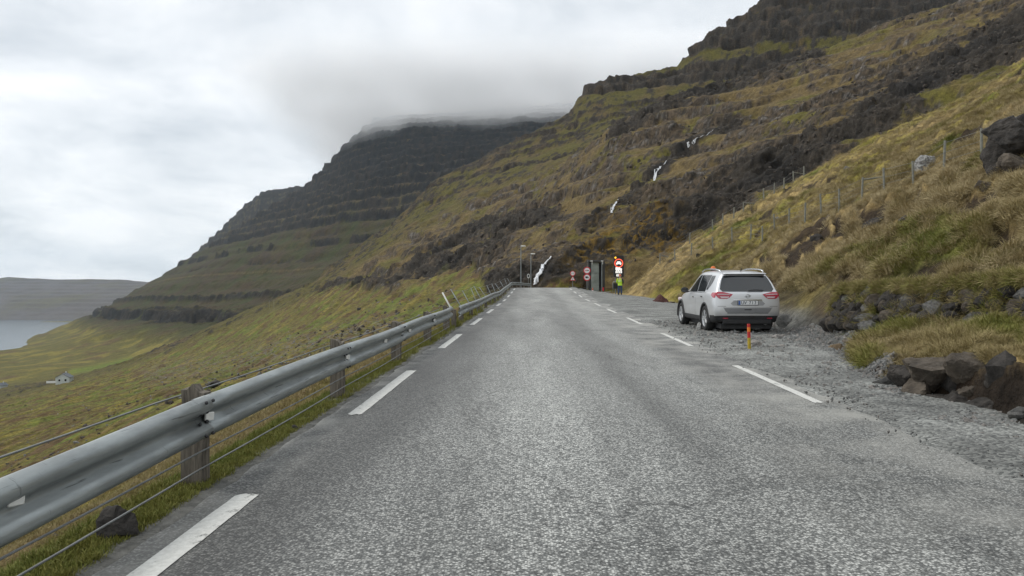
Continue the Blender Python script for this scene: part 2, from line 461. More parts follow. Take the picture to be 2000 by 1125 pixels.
# rows of the hillside mesh: log spacing, finer on the steep rocky part
_lk = [math.log(v) for v in (1.2, 95.0, 112.0, 330.0, 690.0)]
_nk = [0, 330, 400, 890, 1130]
def ROWS_Y(i): return np.exp(np.interp(i, _nk, _lk))
def ROW_OF(y): return np.interp(np.log(y), _lk, _nk)
def build_near(nr, nc, Y0, Y1):
    ys = ROWS_Y(np.arange(nr))
    us = np.linspace(-0.79, 0.79, nc)
    Y = np.repeat(ys[:, None], nc, 1)
    X = us[None, :] * (Y + 6.0)
    Z = np.stack([base_row(float(y), X[i]) for i, y in enumerate(ys)])
    # soften the creases between control points of the far slopes a little
    T = X - HEAD * Y
    PX = 1000 + X * F / Y
    PY = HOR - (Z - CAMZ) * F / Y
    zr = zroad(Y)
    gt, gz = gravel_end(np.minimum(Y, 95))
    ft = foot_t(np.minimum(Y, 95))
    flat = (T > EDGE_L - 0.1) & (T < gt) & (Y < 100)
    left = T < EDGE_L
    # how much each region may move
    dl = np.clip((EDGE_L - T) / 1.2, 0, 1) * left
    dr = np.clip((T - gt) / 0.5, 0, 1)
    far = sst(96, 118, Y)
    free = np.clip(np.where(Y < 100, np.maximum(dl, dr), 1.0), 0, 1)
    free = np.where((Y >= 85) & (Y < 125) & (T > EDGE_L - 0.5) & (PY > 560), free * 0.15, free)
    gl = np.interp(PX + 25 * fbm(X / 14, Y / 14, 3, 5), [a for a, b in GREEN_LINE], [b for a, b in GREEN_LINE])
    isgreen = sst(-8, 10, PY - gl + 10 * fbm(X / 9, Y / 9, 3, 9)) * (PX < 985)
    rocky = far * (1 - isgreen)
    bank = (T > gt) * (1 - far)
    lslope = np.where(T < 0, np.maximum(isgreen, 1 - far), 0)
    sc = np.clip(Y / 150, 0.7, 3.5)       # relief grows with the distance
    n1 = fbm(X / 46, Y / 60, 4, 21)
    n2 = fbm(X / 11, Y / 15, 4, 31)
    n3 = fbm(X / 3.1, Y / 4.2, 4, 41)
    n4 = ridged(X / 5.5, Y / 7.5, 4, 51)
    n4b = ridged(X / 21, Y / 26, 4, 57)
    # gullies running down the rocky hillside
    cs, sn = math.cos(0.62), math.sin(0.62)
    gy = ridged((X * sn + Y * cs) / 34 + 0.4 * n1, (X * cs - Y * sn) / 190, 3, 77)
    # --- rocky hillside: ledges (level basalt layers) and broken rock
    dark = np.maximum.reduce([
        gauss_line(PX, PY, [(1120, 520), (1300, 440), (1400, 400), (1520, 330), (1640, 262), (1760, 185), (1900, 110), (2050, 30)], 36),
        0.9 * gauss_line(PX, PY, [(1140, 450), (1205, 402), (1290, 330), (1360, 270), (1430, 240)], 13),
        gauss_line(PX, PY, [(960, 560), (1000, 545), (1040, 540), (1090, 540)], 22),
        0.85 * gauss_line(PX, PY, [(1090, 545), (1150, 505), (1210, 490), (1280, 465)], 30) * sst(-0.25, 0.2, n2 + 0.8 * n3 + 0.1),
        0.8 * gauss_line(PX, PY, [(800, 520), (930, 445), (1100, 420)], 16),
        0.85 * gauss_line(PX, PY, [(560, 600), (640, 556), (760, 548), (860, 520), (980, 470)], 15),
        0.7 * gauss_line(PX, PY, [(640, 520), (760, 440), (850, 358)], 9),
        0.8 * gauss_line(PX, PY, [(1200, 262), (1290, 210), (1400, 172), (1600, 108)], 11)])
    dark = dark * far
    zw = Z + 9.0 * n1 + 3.5 * n2
    mid = 1 - sst(430, 480, Y)
    zt, ris = terrace(zw + 0.06 * X, 11.0, 0.7, 0.2)
    zt2, ris2 = terrace(zw + 0.05 * X + 2.1 * n2, 3.3, 0.7, 0.2)
    wob = np.clip(0.55 + 1.5 * fbm(X / 38, Y / 55, 3, 88), 0, 1)
    k1 = rocky * mid * (0.30 + 0.7 * wob)
    dz = k1 * (zt - zw - 0.06 * X) * 0.95 + rocky * mid * (0.35 + 0.65 * dark) * (zt2 - zw - 0.05 * X - 2.1 * n2) * 0.7
    rk = np.clip(rocky * mid * (ris * (0.28 + 0.75 * wob) + 0.45 * ris2 * wob + 1.0 * dark - 0.36 + 0.75 * n3 + 0.6 * n2), 0, 1)
    rk = np.clip(rk + rocky * 0.62 * gauss_line(PX, PY, [(960, 530), (1080, 505), (1180, 490), (1300, 460)], 48) * sst(-0.35, 0.15, n3 + 0.5 * n2) * (Y < 210), 0, 1)
    # upper terraced mountain behind: thick basalt cliffs at fixed levels
    up = sst(430, 480, Y)
    zl = Z + 4 * n1 + 2.0 * n2
    lvn = sst(-0.45, 0.15, n2 + 0.6 * n3)
    def lev(a, b, s=1.8): return sst(a - s, a + s, zl) * (1 - sst(b - s, b + s, zl)) * (1 if b - a > 10 else lvn)
    cl = np.maximum.reduce([0.75 * lev(116, 120), 0.7 * lev(127, 130), 0.9 * lev(137, 143), 0.7 * lev(150, 153), 0.6 * lev(98, 102), 0.6 * lev(82, 85), lev(171, 191, 2.5), 0.95 * lev(203, 330)])
    cl = cl * np.clip(1.0 + 1.0 * n3 + 0.4 * n2, 0, 1)
    zt3, ris3 = terrace(zl + 6 * n2 + 4 * n1, 12.0, 0.85, 0.16); zt3 = zt3 - 6 * n2 - 4 * n1
    dz += up * rocky * (0.06 + 0.94 * cl) * (zt3 - zl) * 0.8
    rk = np.maximum(rk, up * rocky * np.clip(cl * 1.1 + 0.25 * n3 + 0.50 * sst(-0.05, 0.35, 0.9 * n2 + 0.6 * n3) + 0.30 * gauss_line(PX, PY, [(640, 520), (760, 440), (850, 355), (1000, 285), (1110, 225)], 20) + 0.22 * ris3 * sst(75, 95, zl) * sst(-0.3, 0.1, n2 + 0.2), 0, 1))
    rkc = rk = np.clip(rk, 0, 1)
    dz += rocky * mid * sc * (0.9 * n2 + 0.2 * n3 + 1.2 * (n4b - 0.5) * (0.4 + dark))
    dz += -rocky * sc * 1.3 * sst(0.80, 0.97, gy)
    # craggy rocks right behind the signs
    crag = far * (1 - sst(150, 215, Y)) * (1 - isgreen)
    dz += crag * 0.9 * (ridged(X / 6.0, Y / 7.0, 3, 65) - 0.55)
    # outcrops standing up at the shoulder silhouettes
    # --- lower green slope: terracettes along the contour, hummocks, gullies
    st = fbm(X / 1.9 + 0.35 * fbm(X / 7, Y / 22, 2, 14), Y / 17, 4, 12)
    st2 = fbm(X / 5.5, Y / 46, 3, 15)
    gul = ridged((X * 0.55 + Y) / 30, (X - 0.5 * Y) / 200, 3, 93)
    dzl = 0.34 * st * np.clip(Y / 20, 0.35, 2.2) + 0.5 * st2 * np.clip(Y / 40, 0.1, 2.5) + 0.10 * n3
    dz += lslope * dzl + lslope * far * (-1.8 * sst(0.82, 0.97, gul) + 0.8 * n2)
    # --- right bank: tussocky grass with slumps
    tus = 1 - np.abs(fbm(X / 0.75, Y / 0.95, 2, 101)) * 2.2
    tus2 = fbm(X / 2.3, Y / 2.9, 3, 103)
    slump = sst(0.13, 0.24, fbm(X / 2.4 + 3.7, Y / 3.4, 3, 107) + 0.10 * gauss_line(PX, PY, [(1500, 510), (1600, 470), (1720, 440), (1900, 400)], 45) - 0.10 * sst(40, 70, Y))
    upb = sst(0.3, 3.0, T - ft)
    wx, wy = PX + 14 * fbm(X / 1.5, Y / 2, 3, 141), PY + 9 * fbm(X / 1.5, Y / 2, 3, 143)
    for (a, b, r) in ((1702, 430, 24), (1738, 441, 16), (1600, 464, 15), (1640, 452, 12), (1548, 508, 17), (1578, 486, 12), (1520, 548, 15), (1655, 560, 22), (1905, 398, 15), (1790, 396, 12), (1500, 520, 10), (1612, 541, 14), (1700, 520, 13), (1475, 500, 9), (1950, 470, 16), (1770, 560, 16)):
        slump = np.maximum(slump, sst(0.30, 0.5, np.exp(-((wx - a) / r / 1.35) ** 2 - ((wy - b) / (r * 0.8)) ** 2)) * (Y < 70))
    knob = np.zeros_like(Z)
    for (a, b, r) in ((1755, 478, 20), (1812, 472, 24), (1900, 372, 20), (1958, 372, 26), (1690, 405, 14), (1620, 440, 14), (1560, 470, 14), (1870, 455, 22), (1720, 470, 14), (1660, 500, 18), (1940, 440, 22), (1590, 510, 14), (1840, 540, 20)):
        knob = np.maximum(knob, np.exp(-((wx - a) / r) ** 2 - ((wy - b) / (r * 0.6)) ** 2) * (Y < 70) * np.clip(r * Y / F, 0.1, 0.7))
    bil = 1 - np.abs(fbm(X / 2.6, Y / 3.0, 2, 117)) * 2.6
    dz += bank * knob * 0.7 * (1 - 0.7 * slump)
    dz += bank * (0.20 * tus * upb + 0.45 * tus2 * upb + 0.38 * bil * upb + 0.7 * upb * fbm(X / 9, Y / 11, 2, 109) - 0.22 * slump * np.clip(upb * 2, 0, 1) - 0.2 * upb)
    dz += bank * (1 - upb) * (0.10 * tus2 + (0.10 + 0.22 * (Y < 10.8)) * (ridged(X / 0.5, Y / 0.6, 3, 111) - 0.5))
    Z = Z + dz * free
    # broken rock: blocks pushed out along the surface normal
    sel = (rocky * free > 0.02)
    N = grid_normals(X, Y, smooth2(Z, 2))[sel]
    xs, ys3, zs = X[sel], Y[sel], Z[sel]
    wl = np.clip(ys3 / 75.0, 1.5, 7.0)
    wl = np.exp2(np.round(np.log2(wl) * 2) / 2)
    D = np.zeros(len(xs)); D2 = np.zeros(len(xs))
    for q in np.unique(wl):
        k = wl == q
        D[k] = fbm3(xs[k] / q / 1.6, ys3[k] / q / 1.6, zs[k] / q, 4, 501, rid=True) - 0.55
        D2[k] = fbm3(xs[k] / q / 4, ys3[k] / q / 4, zs[k] / q / 2.6, 3, 521)
    amp = (0.30 + 1.0 * rk[sel]) * wl * (0.42 + 0.25 * dark[sel])
    D3 = np.zeros_like(Z); D3[sel] = D
    K1 = np.zeros(len(xs)); K2 = np.zeros(len(xs))
    for q in np.unique(wl):
        k = wl == q
        K1[k] = fbm3(xs[k] / q, ys3[k] / q, zs[k] / q / 0.7, 3, 561, gain=0.7)
        K2[k] = fbm3(xs[k] / q / 5, ys3[k] / q / 5, zs[k] / q / 3, 4, 571)
    k1g = np.zeros_like(Z); k1g[sel] = K1
    k2g = np.zeros_like(Z); k2g[sel] = K2
    D = (D + 0.8 * D2) * amp * (rocky * free)[sel]
    X = X.copy(); Y = Y.copy()
    Z[sel] += N[:, 2] * D; X[sel] += N[:, 0] * D; Y[sel] += N[:, 1] * D
    # ---------------- colours (what the ground is made of, plus shade painted on the mound face)
    g1 = fbm(X / 6.0, Y / 9.0, 4, 201); g2 = fbm(X / 1.6, Y / 2.6, 4, 211); g3 = fbm(X / 25, Y / 34, 3, 221)
    C = np.zeros(X.shape + (3,)) + OLIVE
    # rocky hillside
    g2b, g1b = g2, g1
    fr_ = sel.astype(float); g2 = g2 * (1 - fr_) + k1g * fr_ * 1.3; g1 = g1 * (1 - fr_) + k2g * fr_ * 1.3
    Cr = np.zeros_like(C) + TAN * 0.54
    Cr = mixc(Cr, OLIVE * 0.72, sst(-0.1, 0.35, g3 + 0.5 * g1))
    Cr = mixc(Cr, ROCKB * 0.75, sst(0.0, 0.35, n2 + 0.7 * g2) * 0.65)
    rc = mixc(np.zeros_like(C) + ROCKB * 0.85, ROCK * 0.8, sst(-0.25, 0.25, g2 + 0.6 * dark))
    rc = mixc(rc, ROCKG * 0.9, sst(0.2, 0.5, g2 - 0.7 * dark + 0.5 * D3))
    Cr = mixc(Cr, rc, sst(0.2, 0.5, rkc + 0.6 * D3 + 0.04))
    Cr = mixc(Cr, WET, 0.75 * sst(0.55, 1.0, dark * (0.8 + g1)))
    mossm = gauss_line(PX, PY, [(1150, 500), (1200, 470), (1270, 440), (1300, 470)], 48) * sst(-0.05, 0.25, g2 + 0.3 * n3)
    Cr = mixc(Cr, MOSS, mossm * 0.85)
    foot = sst(552, 558, PY) * (Y < 116) * (PX > 1050) * (PX < 1260)
    Cr = mixc(Cr, mixc(np.zeros_like(C) + OLIVE * 0.8, BROWN, sst(-0.1, 0.3, g2)), foot)
    # upper mountain
    Cu = np.zeros_like(C) + OLIVE * 0.58
    Cu = mixc(Cu, TAN * 0.42, sst(-0.1, 0.4, g3 + 0.3 * g1))
    Cu = mixc(Cu, YEL * 0.52, gauss_line(PX, PY, [(1320, 230), (1420, 205), (1480, 190)], 24) * 0.8)
    Cu = mixc(Cu, mixc(np.zeros_like(C) + ROCK * 0.72, ROCKB * 0.62, sst(-0.05, 0.5, g2)), sst(0.2, 0.5, rkc + 0.35 * D3))
    Cr = Cr * (1 - up[..., None]) + Cu * up[..., None]
    # green slope on the left
    g2, g1 = g2b, g1b
    pa = fbm(X / 5.2, Y / 17, 5, 231); pb = fbm(X / 1.1, Y / 3.0, 3, 233)
    Cl = mixc(np.zeros_like(C) + OLIVE * 0.80, YEL * 0.85, sst(0.0, 0.4, st2 + 0.7 * g1 + 0.3 * pb))
    Cl = mixc(Cl, GREEN * 0.95, sst(-0.05, 0.3, g3 - 0.5 * pa) * 0.75)
    Cl = mixc(Cl, BROWN * 1.2, sst(0.06, 0.38, st + 0.5 * g1 - 0.15 * g3) * 0.75 * (1 - 0.45 * far))
    Cl = mixc(Cl, BROWN * 0.9, sst(0.0, 0.3, pa + 0.4 * pb) * 0.85)
    Cl = mixc(Cl, PEAT * 1.3, sst(0.30, 0.48, 0.7 * pb + 0.6 * st - 0.25 * pa) * 0.7)
    Cl = mixc(Cl, ROCKB * 0.8, sst(0.12, 0.35, g1 + 0.5 * g2 - 0.25 + 0.3 * pa) * 0.7)
    Cl = mixc(Cl, PEAT * 1.5, sst(0.28, 0.46, -st + 0.4 * st2 + 0.2 * g2) * 0.85 * (1 - 0.5 * far))
    Cl = mixc(Cl, ROCKB, sst(0.82, 0.95, gul) * far * 0.8)
    scree = gauss_line(PX, PY, [(300, 735), (480, 700), (640, 660), (760, 640)], 24)
    Cl = mixc(Cl, ROCKG * 0.85, scree * sst(-0.05, 0.35, g2) * 0.8)
    # bank on the right
    Cb = mixc(np.zeros_like(C) + TAN * 1.25, YEL * 1.0, sst(-0.15, 0.4, g3 + 0.6 * g1))
    Cb = mixc(Cb, OLIVE * 0.9, sst(0.0, 0.35, g1 - 0.4 * tus2 + 0.2 * g2) * 0.7)
    Cb = mixc(Cb, GREEN * 1.05, sst(0.10, 0.45, g1 + 0.5 * g2 + 0.30 * gauss_line(PX, PY, [(1700, 510), (1850, 510), (2000, 560)], 60) - 0.10) * 0.7)
    Cb = mixc(Cb, TAN * 1.2, sst(0.15, 0.45, knob * 1.3))
    Cb = mixc(Cb, GREEN * 1.1, gauss_line(PX, PY, [(1600, 642), (1700, 655), (1850, 650), (2000, 665)], 18) * 0.8)
    Cb = mixc(Cb, PEAT * 1.15, np.clip(slump * np.clip(upb * 2, 0, 1) * sst(-0.5, -0.1, g2) * 0.97, 0, 1))
    cut = (1 - sst(0.9, 2.0, T - ft)) * sst(14.5, 18, Y)
    Cb = mixc(Cb, mixc(np.zeros_like(C) + PEAT * 1.9, ROCKB * 0.7, sst(0, 0.4, g2)), cut * sst(-0.35, 0.15, g2 + 0.35 * g1) * 0.85 * (1 - sst(34, 46, Y)))
    Cb = mixc(Cb, GRAV * 0.8, (1 - sst(0.0, 0.55, T - ft + 0.35 * g2)) * (T > gt - 0.2) * (Y < 30) * (Y > 10.6))
    face = (1 - sst(0.10, 0.30, T - ft + 0.10 * g2)) * (T > gt - 0.1) * (Y <= 11.2)
    Cb = mixc(Cb, mixc(np.zeros_like(C) + PEAT * 0.8, ROCK * 0.7, sst(-0.1, 0.3, g2)), face)  # mound face colour darkened to paint in the shadow under the overhang
    C = np.where((Y < 97)[..., None] & (T > 0)[..., None], Cb, Cr)
    C = C * (1 - lslope[..., None]) + Cl * lslope[..., None]
    C = mixc(C, GRAV, (flat | ((Y < 104) & (Y > 80) & (T > EDGE_L - 0.4) & (PX < 1215) & (PY > 555) & (T < 6))).astype(float))
    C = mixc(C, GRAV * 0.9, left * (1 - sst(0.12, 0.5, EDGE_L - T + 0.30 * g2)) * (Y < 100))
    return ys, us, X, Y, Z, C, dict(rock=rkc * rocky, bank=bank * (~flat), slump=slump, lslope=lslope, T=T)

def grid_faces(nr, nc):
    i = np.arange(nr - 1)[:, None] * nc + np.arange(nc - 1)[None, :]
    i = i.ravel()
    return np.stack([i, i + 1, i + nc + 1, i + nc], 1)

NR, NC = 1131, 840
ys_, us_, XX, YY, ZZ, CC, MASK = build_near(NR, NC, 1.2, 690.0)
m_hill = mat_terrain('hillside_ground', ((7.0, 0.4), (0.9, 0.45), (0.16, 0.2)), ((22.0, 0.03), (5.0, 0.10), (0.8, 0.35)))
# sink the land a little under road and gravel so that their sheets lie on top
_gt, _ = gravel_end(np.minimum(YY, 95))
_T = XX - HEAD * YY
under = sst(EDGE_L - 0.05, EDGE_L + 0.15, _T) * (1 - sst(-0.35, -0.05, _T - _gt)) * (YY < 96)
ZZ = ZZ - 0.12 * under * sst(-1.6, -1.0, _T) - 0.035 * under
hill = np_mesh('hillside', np.stack([XX, YY, ZZ], -1).reshape(-1, 3), grid_faces(NR, NC), m_hill)
set_col(hill, 'Col', CC.reshape(-1, 3))
tag(hill, 'steep grassy and rocky hillside the road is cut into', 'hillside', kind='structure')

def ground(x, y):
    """height of the finished hillside at x, y"""
    r = float(ROW_OF(y))
    c = (x / (y + 6.0) - us_[0]) / (us_[-1] - us_[0]) * (NC - 1)
    r = min(max(r, 0), NR - 1.001); c = min(max(c, 0), NC - 1.001)
    i, j = int(r), int(c); a, b = r - i, c - j
    return float((ZZ[i, j] * (1 - b) + ZZ[i, j + 1] * b) * (1 - a) + (ZZ[i + 1, j] * (1 - b) + ZZ[i + 1, j + 1] * b) * a)

def ground_np(x, y):
    r = ROW_OF(y)
    c = (x / (y + 6.0) - us_[0]) / (us_[-1] - us_[0]) * (NC - 1)
    r = np.clip(r, 0, NR - 1.001); c = np.clip(c, 0, NC - 1.001)
    i, j = r.astype(int), c.astype(int); a, b = r - i, c - j
    return (ZZ[i, j] * (1 - b) + ZZ[i, j + 1] * b) * (1 - a) + (ZZ[i + 1, j] * (1 - b) + ZZ[i + 1, j + 1] * b) * a

def hit(px, py, ymin=3.0, ymax=680.0):
    """first point of the hillside met along a sight line"""
    dx, dz = (px - 1000) / F, -(py - HOR) / F
    y = ymin
    while y < ymax:
        if ground(dx * y, y) > CAMZ + dz * y:
            return Vector((dx * y, y, ground(dx * y, y)))
        y *= 1.006
    return Vector((dx * ymax, ymax, ground(dx * ymax, ymax)))

# ---------------- far mountains
def build_far(nr, nc, Y0, Y1):
    ys = np.exp(np.interp(np.arange(nr), [0, 60, 340, nr - 1], [math.log(v) for v in (Y0, 1150.0, 2720.0, Y1)]))
    us = np.linspace(-0.80, 0.16, nc)
    Y = np.repeat(ys[:, None], nc, 1); X = us[None, :] * (Y + 6.0)
    Z = np.stack([base_row(float(y), X[i]) for i, y in enumerate(ys)])
    PX = 1000 + X * F / Y; PY = HOR - (Z - CAMZ) * F / Y
    n1 = fbm(X / 210, Y / 300, 4, 301); n2 = fbm(X / 60, Y / 80, 4, 311); n3 = fbm(X / 17, Y / 30, 4, 321)
    rg = ridged(X / 70, Y / 240, 4, 331)
    zl = Z + 15 * n1 + 5.5 * n2
    hi = sst(190, 300, zl)
    def lev(a, b, s=5): return sst(a - s, a + s, zl) * (1 - sst(b - s, b + s, zl))
    cl = np.maximum.reduce([0.95 * np.maximum(lev(-28, -12, 3), lev(-8, 3, 3) * sst(-0.25, 0.1, n1 + 0.5 * n2)) * sst(1050, 1250, Y) * sst(-0.5, -0.1, n2), 0.75 * lev(17, 24, 3), 0.5 * lev(58, 66, 4) * sst(0, 0.2, n1), 0.85 * lev(108, 116, 3) * sst(-0.05, 0.15, n2 + 0.5 * n1), 0.9 * lev(148, 158, 3) * sst(-0.15, 0.1, n2 - 0.3 * n1), 0.7 * lev(176, 182, 3) * sst(-0.1, 0.15, n2 + 0.4 * n3), lev(205, 228), 0.8 * lev(245, 262), hi])
    cl = cl * np.clip(1.05 + 0.7 * n3 + 0.5 * n2, 0, 1)
    zt, ris = terrace(zl, 34.0, 0.9, 0.16)
    zt2, ris2 = terrace(zl + 3 * n2, 11.5, 0.85, 0.18)
    low = sst(-80, -45, Z)
    dz = low * (0.25 + 0.75 * cl) * (zt - zl) * 0.9 + low * cl * (zt2 - zl - 3 * n2) * 0.7
    dz += low * (7 * n1 + 4.5 * n2 + cl * 8 * (rg - 0.5) + 1.0 * n3)
    dz += (1 - low) * 1.2 * n2
    Z = Z + dz * sst(700, 900, Y)
    Z = np.where(Y < 1450, np.maximum(Z, -83.5 + 1.5 * n2), Z)
    N = grid_normals(X, Y, smooth2(Z, 1))
    D3 = fbm3(X / 17, Y / 17, Z / 11, 4, 541, rid=True) - 0.5
    D = low * sst(700, 900, Y) * (D3 * (1.5 + 7.0 * cl) + 7 * cl * fbm3(X / 60, Y / 60, Z / 60, 3, 551))
    X = X + N[..., 0] * D; Y = Y + N[..., 1] * D; Z = Z + N[..., 2] * D
    g = fbm(X / 40, Y / 70, 4, 351)
    C = mixc(np.zeros(X.shape + (3,)) + OLIVE * 0.29, TAN * 0.23, sst(-0.1, 0.4, g + n1))
    C = mixc(C, YEL * 0.27, sst(0.0, 0.45, n1 - 0.4 * g) * 0.6)
    C = mixc(C, BROWN * 0.5, sst(0.0, 0.35, n2 + 0.5 * n3) * 0.7)
    C = mixc(C, GREEN * 0.36, sst(0.1, 0.4, -n2 + 0.6 * g) * 0.6)
    C = mixc(C, TAN * 0.44, 0.75 * sst(200, 300, zl))
    # greener fields on the coastal flat
    coast = 1 - sst(-62, -30, Z)
    C = mixc(C, OLIVE * 0.8, coast * 0.9)
    C = mixc(C, YEL * 0.8, coast * sst(0.0, 0.3, g))
    C = mixc(C, BROWN, coast * sst(0.12, 0.4, n2 - 0.3 * g) * 0.7)
    C = mixc(C, GREEN * 1.15, gauss_line(PX, PY, [(140, 726), (190, 717), (255, 702)], 5) * 0.95)
    rm = np.clip(0.42 * sst(0.02, 0.35, n3 + 0.5 * n2) * sst(20, 130, zl) + cl * (0.08 + 0.85 * np.maximum(ris, ris2 * 0.9) + 0.45 * n3 + 0.25 * D3 + 0.25 * sst(250, 420, zl)), 0, 1)
    C = mixc(C, mixc(np.zeros_like(C) + ROCK * 0.34, ROCKB * 0.32, sst(-0.1, 0.45, n3 + 0.3 * n2)), sst(0.25, 0.6, rm))
    C = mixc(C, TAN * 0.6, 0.75 * np.exp(-((Z - 84 - 6 * n1) / 1.6) ** 2) * sst(-0.3, 0.1, n1 + 0.2) * sst(1400, 1700, Y))
    return X, Y, Z, C
FR, FC = 430, 600
fx, fy, fz, fc = build_far(FR, FC, 690.0, 4700.0)
m_mount = mat_terrain('mountain_ground', ((0.35, 0.35), (0.06, 0.25)), ((0.5, 1.2), (0.12, 3.0)))
mount = np_mesh('mountain', np.stack([fx, fy, fz], -1).reshape(-1, 3), grid_faces(FR, FC), m_mount)
set_col(mount, 'Col', fc.reshape(-1, 3))
tag(mount, 'dark layered basalt mountain with its top in the cloud', 'mountain', kind='structure')

# ---------------- island across the fjord
def build_island():
    nr, nc = 90, 420
    ys = np.linspace(5000, 8200, nr); xs = np.linspace(-6500, -1200, nc)
    Y, X = np.meshgrid(ys, xs, indexing='ij')
    prof = np.interp((Y - 5000), [0, 60, 500, 1200, 2000, 2600, 3200], [-2, 14, 120, 235, 345, 330, 200])
    prof = prof + 22 * np.exp(-((X + 4850) / 1100) ** 2) * sst(0, 1500, Y - 5000) - 10 * np.exp(-((X + 3900) / 500) ** 2) * sst(0, 1500, Y - 5000)
    n = fbm(X / 420, Y / 600, 5, 401)
    Zi = SEA + prof + 26 * n * sst(0, 300, Y - 5000)
    zt, ris = terrace(Zi + 10 * fbm(X / 300, Y / 300, 3, 407), 34.0, 0.75, 0.2)
    Zi = Zi + 0.6 * (zt - Zi) * sst(50, 400, Y - 5000)
    C = mixc(np.zeros(X.shape + (3,)) + np.array((0.105, 0.088, 0.078)), OLIVE * 0.7, sst(-0.1, 0.4, n) * 0.6)
    C = mixc(C, ROCKB * 0.7, ris * sst(-0.2, 0.3, fbm(X / 150, Y / 300, 4, 411) + 0.1) * 0.8)
    V = np.stack([X, Y, Zi], -1).reshape(-1, 3)
    o = np_mesh('island', V, grid_faces(nr, nc), m_mount)
    set_col(o, 'Col', C.reshape(-1, 3))
    return tag(o, 'low flat-topped island across the fjord', 'island', kind='structure')
build_island()

# ---------------- sea
def build_sea():
    m, n, l, b = new_mat('sea_water')
    b.inputs['Base Color'].default_value = (0.022, 0.050, 0.072, 1)
    b.inputs['Roughness'].default_value = 0.16
    b.inputs['IOR'].default_value = 1.33
    t = n.new('ShaderNodeTexCoord')
    mp = n.new('ShaderNodeMapping'); mp.inputs['Scale'].default_value = (0.03, 0.012, 0.03)
    l.new(t.outputs['Object'], mp.inputs[0])
    nz = n.new('ShaderNodeTexNoise'); nz.inputs['Scale'].default_value = 4.0; nz.inputs['Detail'].default_value = 6
    l.new(mp.outputs[0], nz.inputs['Vector'])
    bp = n.new('ShaderNodeBump'); bp.inputs['Strength'].default_value = 0.25; bp.inputs['Distance'].default_value = 1.5
    l.new(nz.outputs[0], bp.inputs['Height']); l.new(bp.outputs[0], b.inputs['Normal'])
    o = mesh_obj('sea', [(-9000, 300, SEA), (3000, 300, SEA), (3000, 12800, SEA), (-9000, 12800, SEA)], [(0, 1, 2, 3)], m)
    tag(o, 'calm grey-blue water of the fjord', 'sea', kind='structure')
build_sea()
# ------------------------------------------------------------------ road
def bend(Y): return 0.006 * np.maximum(np.asarray(Y, dtype=float) - 70, 0) ** 2
def rx(Y, t): return HEAD * Y + bend(Y) + t

